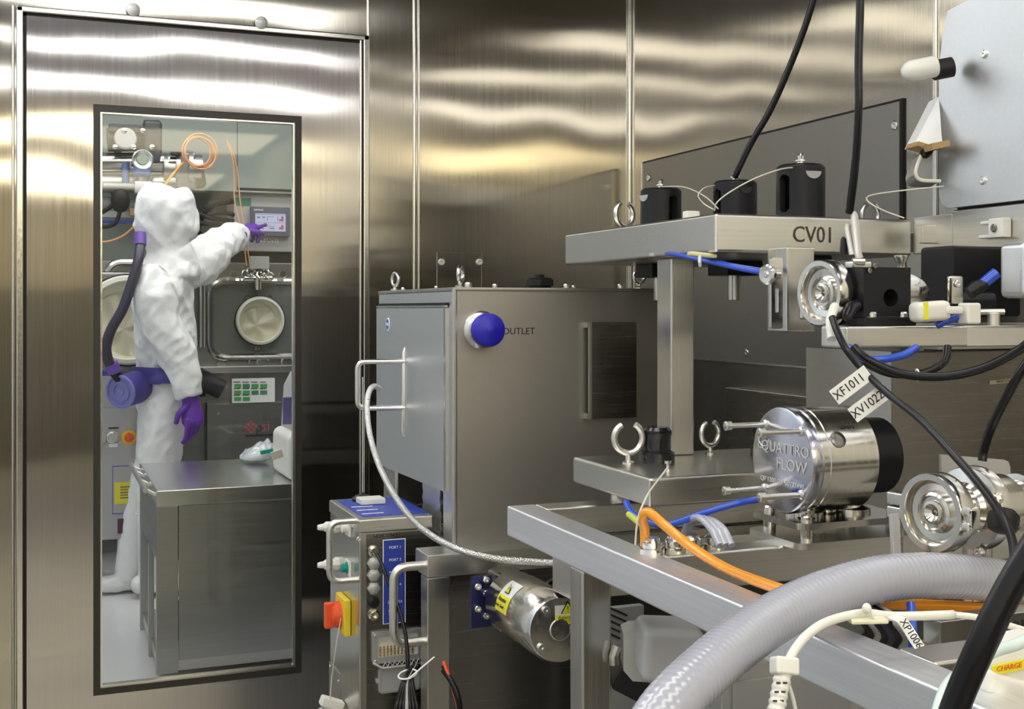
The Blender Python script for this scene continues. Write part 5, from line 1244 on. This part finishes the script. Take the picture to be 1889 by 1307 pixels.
# pipes and transmitters top left
am = thing('valve_actuator', 'dark motorised valve with grey round lid at the top left behind the glass', 'actuator', P(250, 275, Y=6.1))
YU = 6.15
b = B(); b.cyl(P(198, 258, Y=YU), P(290, 256, Y=YU), .058); b.cyl(P(210, 258, Y=YU), P(222, 258, Y=YU), .072); b.ob(P(280, 256, Y=YU-.02), (.09, .14, .17), bev=.02, seg=3); b.cyl(P(266, 240, Y=YU), P(294, 240, Y=YU), .05)
b.ob(P(240, 238, Y=YU-.05), (.20, .05, .04), bev=.008); b.ob(P(285, 284, Y=YU-.06), (.05, .06, .09), bev=.008); b.obj('body', mat('dark_casting', (.05, .05, .055), .4, vary=.1, bump=.004, bscale=30), am)
B().lathe(P(231, 256, Y=YU-.09), (0, -1, 0), [(.052, 0), (.052, .02), (.046, .026), (.01, .028)], 32).obj('grey_lid', M_greyp, am)
b = B()
for a_ in range(5): b.lathe(P(212+a_*17, 272-(a_ % 2)*30, Y=YU-.1), (0, -1, 0), [(.012, 0), (.012, .02), (.006, .024)], 12)
b.obj('bolt_heads', M_pol, am)
pt = thing('pressure_transmitter', 'round-faced transmitter with blue body hanging at the upper left', 'transmitter', P(262, 330, Y=YU-.1))
B().lathe(P(263, 295, Y=YU-.12), (0, -1, 0), [(.045, -.03), (.050, 0), (.050, .015), (.044, .020), (.038, .016), (.002, .016)], 36).obj('dial_case', M_rod, pt)
B().lathe(P(263, 294, Y=YU-.139), (0, -1, 0), [(.026, 0), (.026, .003)], 28).obj('display', mat('lcd', (.34, .38, .30), .3), pt)
b = B(); b.ob(P(262, 314, Y=YU-.1), (.08, .07, .06), bev=.015, seg=3); b.obj('blue_body', mat('blue_grey', (.10, .16, .36), .4), pt)
b = B(); b.box(P(245, 1, Y=YU).x, P(278, 1, Y=YU).x, YU-.10, YU-.04, P(1, 352, Y=YU).z, P(1, 327, Y=YU).z, .01); b.cyl(P(262, 318, Y=YU-.07), P(262, 352, Y=YU-.07), .02); b.obj('manifold', M_sheet, pt)
pw = thing('pipework', 'cluster of steel process pipes at the upper left behind the person', 'pipework', P(240, 400, Y=6.2))
def pipe(l, r, m=M_iso, par=pw, y=YU): B().tube(crom([P(x_, y_, Y=y+dy_) for x_, y_, dy_ in l], 8), r, 16).obj('pipe', m, par)
pipe([(172, 300, 0), (300, 300, 0), (360, 302, 0)], .05, M_pol); pipe([(172, 338, 0), (330, 338, 0)], .045); pipe([(176, 372, .05), (330, 378, .05)], .03, M_console); pipe([(232, 300, -.05), (232, 350, -.05)], .018, mat('blue_grey', (0, 0, 0)))
pipe([(190, 343, -.08), (250, 344, -.08)], .016, M_greyp); pipe([(372, 470, -.02), (372, 640, -.02)], .02, M_pol); pipe([(280, 325, -.05), (268, 350, -.04), (262, 372, -.02)], .012, M_pol)
for px, r_ in ((322, .06), (345, .075), (300, .055)): B().lathe(P(px, 312, Y=YU), X3, [(r_, 0), (r_+.02, .002), (r_+.02, .022), (r_, .024), (r_, .07)], 32).obj('flange', M_plate, pw)
FB(327, 281, 361, 350, YU-.06, .12, .008).obj('valve_box', M_iso, pw); FB(315, 279, 335, 287, YU-.08, .03, .004).obj('clamp', M_black, pw)
pipe([(362, 316, -.06), (372, 318, -.06), (376, 340, -.06), (362, 345, -.06)], .010, M_black)
FB(176, 388, 258, 402, YU+.0, .05).obj('cable_tray', M_console, pw); FB(176, 405, 258, 412, YU-.02, .05).obj('blue_tray_edge', M_bluel, pw)
for l, r_ in (([(188, 392, -.1), (205, 380, -.12), (213, 362, -.12), (206, 355, -.12)], .010), ([(210, 362, -.12), (222, 380, -.12), (214, 410, -.12), (196, 418, -.1), (184, 415, -.08)], .010), ([(222, 350, -.1), (232, 372, -.1)], .007)):
    pipe(l, r_, M_black)
B().sph(P(222, 370, Y=YU-.12), .045, sy=.6, sz=1.3).obj('rubber_boot', M_rubber, pw)
FB(240, 383, 253, 397, YU-.04, .04).obj('socket_box', M_kraft, pw)
bc = thing('black_cable_run', 'tangle of black corrugated hoses feeding the console left of the screen', 'hose bundle', P(400, 430, Y=6.2))
b = []
for i, l in enumerate(([(362, 420, 0), (372, 396, -.03), (395, 375, -.05), (431, 368, 0)], [(364, 405, 0), (385, 395, -.05), (410, 392, -.05), (431, 396, 0)], [(362, 392, -.05), (390, 402, -.05), (432, 408, 0)], [(362, 410, -.08), (400, 415, -.05), (432, 416, 0)], [(365, 425, -.02), (378, 445, 0), (390, 470, 0)])):
    pp_ = resample(crom([P(x_, y_, Y=YU+dy_) for x_, y_, dy_ in l], 40), .006)
    B().tube(pp_, [(.020 if i == 0 else .011)*(1+.12*(k % 2)) for k in range(len(pp_))], 12).obj('hose', M_black, bc)
b = B()
for i in range(9): b.ob(P(368+i*7.5, 402+(i*37 % 40), Y=YU+.02), (.045, .05, .04), bev=.004)
b.obj('connector_blocks', M_greyp, bc)
# orange lines
cf = cable('reflected_coil_lead', [(302, 345, 5.6), (318, 322, 5.7), (338, 300, 5.75)], .006, M_orange, 'orange lead of the reflected coil, rising from behind the hood', 'tube')
b = B()  # an orange reflection, built as solid rings
for k, (dx, dz, rr) in enumerate(((0, 0, .075), (.012, .006, .082), (-.01, -.004, .070), (.006, -.012, .078))):
    b.arc(P(365, 280, T=5.8)+V((dx, -.015*k, dz)), (.15+.05*k, -1, .1), rr, .0045, 0, 360, 8, 48)
tag(b.obj('reflected_coil', mat('orange_soft', (.62, .30, .14), .45)), 'orange reflection above the hooded person, built as coiled rings', 'coil')
cable('orange_line', [(418, 258, 5.9), (430, 300, 5.9), (433, 370, 5.9), (447, 430, 5.88), (455, 490, 5.88)], .0035, mat('orange_soft', (0, 0, 0)), 'left one of two thin orange lines hanging beside the touch screen', 'tube')
cable('orange_line', [(423, 265, 5.92), (437, 310, 5.92), (443, 370, 5.92), (452, 430, 5.9), (462, 492, 5.9)], .0035, mat('orange_soft', (0, 0, 0)), 'right one of two thin orange lines hanging beside the touch screen', 'tube')
cable('orange_line', [(172, 442, 5.4), (195, 446, 5.4), (225, 436, 5.4), (250, 416, 5.4)], .005, mat('orange_soft', (0, 0, 0)), 'orange line sagging at the left behind the purple hose connector', 'tube')
# printed warning bag etc. --------------------------------------------------
# ---- steel side table in front of the person
sx_, sy_ = P(289, 905, Y=4.235), None
TX, TY0, TY1, TZ = sx_.x, 4.235, 5.02, sx_.z
tb = thing('steel_table', 'low steel cabinet table standing in front of the person behind the glass', 'table', ((TX+1.4)/2, 4.6, 0))
B().box(TX, 1.55, TY0, TY1, TZ-.055, TZ, .004).obj('table_top', steel('table_top', (.70, .71, .70), .24, grain=(3, 200, 200), dr=.03, dcol=.03), tb)
B().box(TX+.075, 1.50, TY0+.012, TY0+.018, .07, TZ-.058).obj('front_panel', M_iso, tb)
B().box(TX, TX+.072, TY0+.004, TY0+.03, .03, TZ-.055, .002).obj('corner_post', M_iso, tb)
B().box(TX, TX+.03, TY1-.05, TY1-.01, .0, TZ-.05, .002).obj('corner_post', M_console, tb)
B().box(TX, TX+.004, TY0+.03, TY1-.05, TZ-.24, TZ-.05).obj('side_panel', M_iso, tb)
B().box(TX, TX+.02, TY0+.34, TY0+.36, .0, TZ-.2, .002).obj('middle_post', M_console, tb)
B().tube([(TX-.035, TY0+.02, TZ+.0), (TX-.035, TY1-.03, TZ)], .009, 12).obj('side_rail', M_rod, tb)
b = B()
for y_ in (TY0+.05, TY0+.3, TY0+.55, TY1-.08): b.cyl((TX-.035, y_, TZ), (TX+.002, y_, TZ-.02), .006)
b.obj('rail_brackets', M_rod, tb)
B().box(TX+.01, 1.50, TY0+.03, TY1-.01, .03, .07).obj('base_shelf', M_plate, tb)
q = P(252, 960, X=TX-.001); B().box(TX-.004, TX, q.y-.02, q.y+.02, q.z-.03, q.z+.03).obj('side_label', M_whitep, tb)
B().box(TX+.10, 1.5, TY0+.03, TY1-.02, .07, .1).obj('lower_pan', M_black, tb)
# printer-like device and bag on the table
q = P(528, 890, Z=TZ)
dv_ = thing('bench_device', 'rounded pale grey device with a purple window standing on the steel table', 'device', (q.x, q.y, TZ))
x0_ = P(503, 850, Y=q.y+.30).x
B().box(x0_, x0_+.30, q.y, q.y+.32, TZ+.002, P(510, 800, Y=q.y).z, .03, 4).obj('lower_body', M_white, dv_)
pz = P(530, 690, Y=q.y+.1).z; x1_ = P(518, 800, Y=q.y+.28).x
B().prism([(x1_, TZ+.1), (x1_+.3, TZ+.1), (x1_+.3, pz), (x1_+.04, pz), (x1_+.015, pz-.05)], (0, q.y+.10, 0), X3, Z3, (0, .2, 0)).obj('upper_body', M_console, dv_, ang=25)
a = P(521, 732, Y=q.y+.098); c = P(534, 782, Y=q.y+.098)
B().box(a.x, c.x+.05, q.y+.092, q.y+.098, c.z, a.z, .004).obj('purple_window', mat('violet_window', (.16, .14, .34), .3), dv_)
B().ob(P(511, 838, Y=q.y-.005), (.04, .01, .03), x=(1, 0, .3), bev=.002).obj('tag', M_creamr, dv_)
q = P(470, 838, Z=TZ)
bgp = thing('plastic_bag', 'clear plastic bag lying on the back of the steel table', 'bag', (q.x, TY1-.15, TZ))
t = bmesh.new(); bmesh.ops.create_icosphere(t, subdivisions=4, radius=1)
x0_, x1_ = P(442, 820, Y=TY1-.15).x, P(508, 820, Y=TY1-.15).x; zz = P(470, 806, Y=TY1-.15).z-TZ
for v in t.verts:
    n_ = noise.noise(v.co*3)*.25+noise.noise(v.co*8)*.08
    taper = .35+.65*(v.co.x*.5+.5)
    v.co = V(((x0_+x1_)/2+v.co.x*(x1_-x0_)/2, TY1-.15+v.co.y*.10, TZ+.003+max(0, (v.co.z+1)/2*zz*taper*(1+n_))))
b = B(); b.add(t); b.obj('bag', mat('clear_bag', (.74, .76, .78), .18, trans=.35, coat=.5), bgp, ang=70)
B().ob(P(494, 832, Y=TY1-.26), (.06, .01, .016), x=(1, 0, .15), bev=.002).obj('green_print', M_green, bgp)
# ================================================================ PERSON in white hooded suit
YB_ = 5.56
def Q(px, py, dy=0): return P(px, py, Y=YB_+dy)
pr = thing('person', 'person in white hooded suit and purple gloves touching the lit screen', 'person', (Q(300, 850).x, YB_, 0))
def loft(b, rings, seg=28):
    """rings: (centre, rx, ry[, tilt axis]) horizontal ellipses with pillow interpolation"""
    bm = b.bm; R_ = []
    n = len(rings)
    cs = crom([r[0] for r in rings], 6)
    rx = crom([V((r[1], r[2], 0)) for r in rings], 6)
    for i, c_ in enumerate(cs):
        T = (cs[min(i+1, len(cs)-1)]-cs[max(i-1, 0)]).normalized()
        x = (X3-T*X3.dot(T)); x = x.normalized() if x.length > .2 else Y3.cross(T).normalized()
        y = T.cross(x)
        R_.append([bm.verts.new(c_+x*math.cos(a)*rx[i].x+y*math.sin(a)*rx[i].y) for a in [2*pi*k/seg for k in range(seg)]])
    for A_, Z_ in zip(R_, R_[1:]):
        for k in range(seg): bm.faces.new((A_[k], A_[(k+1) % seg], Z_[(k+1) % seg], Z_[k]))
    bm.faces.new(R_[0][::-1]); bm.faces.new(R_[-1])
s = 1/413.0*1.04
b = B()
# torso from hips to shoulders
loft(b, [(Q(304, 762), .125, .13), (Q(308, 735), .135, .15), (Q(309, 700), .128, .15), (Q(308, 655), .128, .155), (Q(303, 600), .128, .165), (Q(300, 555), .130, .18), (Q(301, 515), .125, .185), (Q(306, 490), .095, .12), (Q(308, 468), .085, .09), (Q(308, 450), .08, .085)])
# near leg and far leg
loft(b, [(Q(300, 735, -.06), .105, .10), (Q(297, 800, -.07), .10, .095), (Q(292, 850, -.07), .095, .09), (Q(290, 920, -.06), .085, .08), (Q(288, 1000, -.04), .075, .075), (Q(285, 1062, -.02), .068, .07)])
loft(b, [(Q(318, 735, .06), .095, .09), (Q(300, 800, .08), .09, .085), (Q(276, 870, .09), .085, .08), (Q(256, 940, .10), .078, .075), (Q(244, 1000, .10), .07, .07), (Q(238, 1050, .10), .062, .065), (Q(236, 1068, .10), .058, .06)])
# shoes
b.ob(Q(292, 1075, -.03)+V((.02, 0, .0)), (.27, .11, .07), bev=.03, seg=3)
b.ob(Q(232, 1074, .10)+V((.0, 0, .0)), (.24, .10, .07), bev=.03, seg=3)
# near arm: shoulder, elbow, wrist
def limb(pts, rads): b.tube(crom(pts, 6), [x.x for x in crom([V((r, 0, 0)) for r in rads], 6)], 20)
limb([Q(285, 502, -.13), Q(284, 540, -.19), Q(296, 590, -.20), Q(318, 635, -.20), Q(330, 665, -.20), Q(342, 700, -.21), Q(350, 730, -.215)], [.075, .085, .085, .082, .078, .070, .058])
# far arm stretched forward to the screen
limb([Q(318, 508, .12), Q(350, 500, .16), Q(378, 478, .22), Q(402, 455, .30), Q(425, 440, .38), Q(446, 430, .44)], [.08, .092, .098, .085, .072, .050])
# hood with draped shoulder cape
loft(b, [(Q(309, 508), .142, .172), (Q(310, 497), .132, .155), (Q(309, 480), .108, .118), (Q(308, 462), .090, .095), (Q(306, 446), .108, .105), (Q(305, 425), .124, .120), (Q(303, 402), .128, .128), (Q(302, 380), .122, .128), (Q(303, 362), .108, .112), (Q(306, 350), .078, .08), (Q(308, 344), .035, .035)])
loft(b, [(Q(350, 438), .025, .07), (Q(346, 425), .048, .095), (Q(341, 400), .055, .10), (Q(337, 372), .048, .095), (Q(336, 354), .038, .07), (Q(335, 349), .02, .04)])
b.tube(crom([Q(285, 412), Q(262, 416), Q(246, 412)], 6), [.060-.048*i/12 for i in range(13)], 14)
b.tube(crom([Q(330, 470, -.04), Q(352, 492, -.05), Q(371, 506, -.05)], 6), [.07-.062*i/12 for i in range(13)], 14)
tmp = b.obj('tmp', M_suit, base=(0, 0, 0), ang=180)
md = tmp.modifiers.new('r', 'REMESH'); md.mode = 'VOXEL'; md.voxel_size = .0075; md.use_smooth_shade = True
md = tmp.modifiers.new('s', 'SMOOTH'); md.factor = .6; md.iterations = 6
me = bpy.data.meshes.new_from_object(tmp.evaluated_get(bpy.context.evaluated_depsgraph_get()))
bpy.data.objects.remove(tmp)
bmm = bmesh.new(); bmm.from_mesh(me); bmm.normal_update()
for v in bmm.verts:
    c_ = v.co
    wx = noise.noise(c_*5)*.10
    armf = 1 if (c_.x > pr.location.x+.20 and c_.z > 1.2) else 0
    if armf: q_ = V((c_.x*7+c_.z*13, c_.y*7, c_.z*7-c_.x*9))
    else: q_ = V(((c_.x+wx)*10, (c_.y+wx)*10, c_.z*3.6+wx*8))
    k1 = 1-abs(noise.noise(q_))*2.4
    r2 = V(((c_.x*.75+c_.z*.66)*13, c_.y*11, (-c_.x*.66+c_.z*.75)*4.5+4))
    k2 = 1-abs(noise.noise(r2))*2.4
    r3 = V(((c_.x*.75-c_.z*.66)*22, c_.y*17, (c_.x*.66+c_.z*.75)*9))
    k3 = 1-abs(noise.noise(r3))*2.4
    fz = min(1, max(.35, c_.z*1.0))
    v.co = c_+v.normal*(.010*k1+.008*k2+.0045*k3-.010)*fz
for f in bmm.faces: f.smooth = True
bmesh.ops.translate(bmm, verts=bmm.verts[:], vec=-pr.location)
bmm.to_mesh(me); bmm.free(); me.materials.clear(); me.materials.append(M_suit)
body = bpy.data.objects.new('suited_body', me); C.objects.link(body); body.parent = pr; BASE[body.name] = pr.location.copy()
# glove hands
def hand(wrist, dirn, side, curl, nm, lens, point=False, s=1.0):
    """palm along dirn, fingers spread along side, thumb on +side"""
    h = B(); d = V(dirn).normalized(); sd = V(side).normalized(); dn = d.cross(sd).normalized()
    w = V(wrist)
    h.tube([w-d*.05*s, w, w+d*.03*s, w+d*.075*s, w+d*.092*s], [.034*s, .033*s, .040*s, .043*s, .034*s], 18, flat=.62)
    for i in range(4):
        o = w+d*.080*s+sd*(.030-.020*i)*s; L = lens[i]*s; cu = curl[i]; ang = 0; p = o; pts = [o-d*.02*s, o]
        for k, f in enumerate((.45, .32, .23)):
            ang += cu; p = p+(d*math.cos(ang)+dn*math.sin(ang))*L*f; pts.append(p)
        h.tube(crom(pts, 4), [(.0105-.0002*j)*s for j in range(4*4+1)], 10)
        h.sph(pts[-1], .0098*s, seg=10)
    o = w+sd*.030*s+d*.015*s
    th_ = [w+sd*.012*s, o, o+(d*.6+sd*.7+dn*.3).normalized()*.035*s, o+(d*.85+sd*.45+dn*.45).normalized()*.066*s]
    h.tube(crom(th_, 4), [(.015-.0004*j)*s for j in range(13)], 10); h.sph(th_[-1], .0100*s, seg=10)
    h.tube([w-d*.075*s, w-d*.05*s, w-d*.02*s], [.047*s, .045*s, .036*s], 18, flat=.8)
    t = h.obj('t', M_purple, base=(0, 0, 0), ang=180)
    md = t.modifiers.new('r', 'REMESH'); md.mode = 'VOXEL'; md.voxel_size = .0032; md.use_smooth_shade = True
    md = t.modifiers.new('s', 'SMOOTH'); md.factor = .5; md.iterations = 2
    m_ = bpy.data.meshes.new_from_object(t.evaluated_get(bpy.context.evaluated_depsgraph_get())); bpy.data.objects.remove(t)
    m_.transform(Matrix.Translation(-pr.location))
    m_.materials.clear(); m_.materials.append(M_purple)
    o = bpy.data.objects.new(nm, m_); C.objects.link(o); o.parent = pr; o['label'] = 'purple rubber glove'; return o
hand(Q(352, 742, -.215), (.10, -.05, -1), (-.75, -.55, -.05), [.25, .3, .35, .4], 'glove', [.078, .086, .080, .064], s=1.12)
wr = Q(451, 428, .46); tip = P(487, 408, Y=YW-.10)
dd = (tip-wr).normalized()
hand(wr, dd, dd.cross(Z3), [.04, .75, .9, 1.0], 'glove', [.082, .086, .080, .064], s=1.08)
# breathing unit, belt and hose
bu = B()
q = Q(240, 717, -.13)
axb = V((-.62, -.72, -.12)).normalized()
bu.lathe(q, axb, [(.04, -.08), (.066, -.07), (.072, -.04), (.072, .05), (.069, .058)], 40); bu.obj('breathing_unit', M_purpleb, pr)['label'] = 'dark purple breathing unit on the belt'
B().lathe(q+axb*.058, axb, [(.070, 0), (.074, .004), (.072, .012), (.064, .013), (.061, .006), (.046, .005), (.044, .011), (.034, .011), (.032, .005), (.016, .005), (.014, .009), (.002, .009)], 40).obj('filter_lid', M_purplel, pr)
bl_ = B(); bm = bl_.bm; ring = []
cen = Q(308, 712)
for k in range(40):
    an = math.radians(110+k*5.2)
    pxy = V((cen.x+math.cos(an)*.150, cen.y+math.sin(an)*.178, 0))
    hgt = .036 if k < 28 else .030
    zc_ = Q(0, 700).z+.012*math.sin((k)/39*pi)-.0
    ring.append([bm.verts.new(V((pxy.x, pxy.y, zc_-hgt))), bm.verts.new(V((pxy.x, pxy.y, zc_+hgt))), bm.verts.new(V((cen.x+math.cos(an)*.138, cen.y+math.sin(an)*.164, zc_+hgt))), bm.verts.new(V((cen.x+math.cos(an)*.138, cen.y+math.sin(an)*.164, zc_-hgt)))])
for A_, Z_ in zip(ring, ring[1:]):
    for k in range(4): bm.faces.new((A_[k], A_[(k+1) % 4], Z_[(k+1) % 4], Z_[k]))
bl_.obj('belt', M_purpleb, pr)
hp_ = crom([Q(259, 452, -.14), Q(255, 480, -.19), Q(242, 525, -.21), Q(226, 570, -.22), Q(205, 608, -.22), Q(196, 640, -.21), Q(200, 665, -.20), Q(208, 682, -.18)], 30); hp_ = resample(hp_, .006)
B().tube(hp_, [.021*(1+.07*(k % 2)) for k in range(len(hp_))], 16).obj('breathing_hose', M_pipe, pr)
B().tube([Q(259, 430, -.12), Q(259, 452, -.14)], .026, 20).obj('hose_connector', mat('violet_fitting', (.16, .07, .42), .4), pr)
B().tube([Q(205, 670, -.19), Q(211, 686, -.18)], .029, 20).obj('hose_connector', mat('violet_fitting', (0, 0, 0)), pr)
B().tube([Q(209, 684, -.18), Q(222, 700, -.16)], .022, 16).obj('hose_socket', M_black, pr)
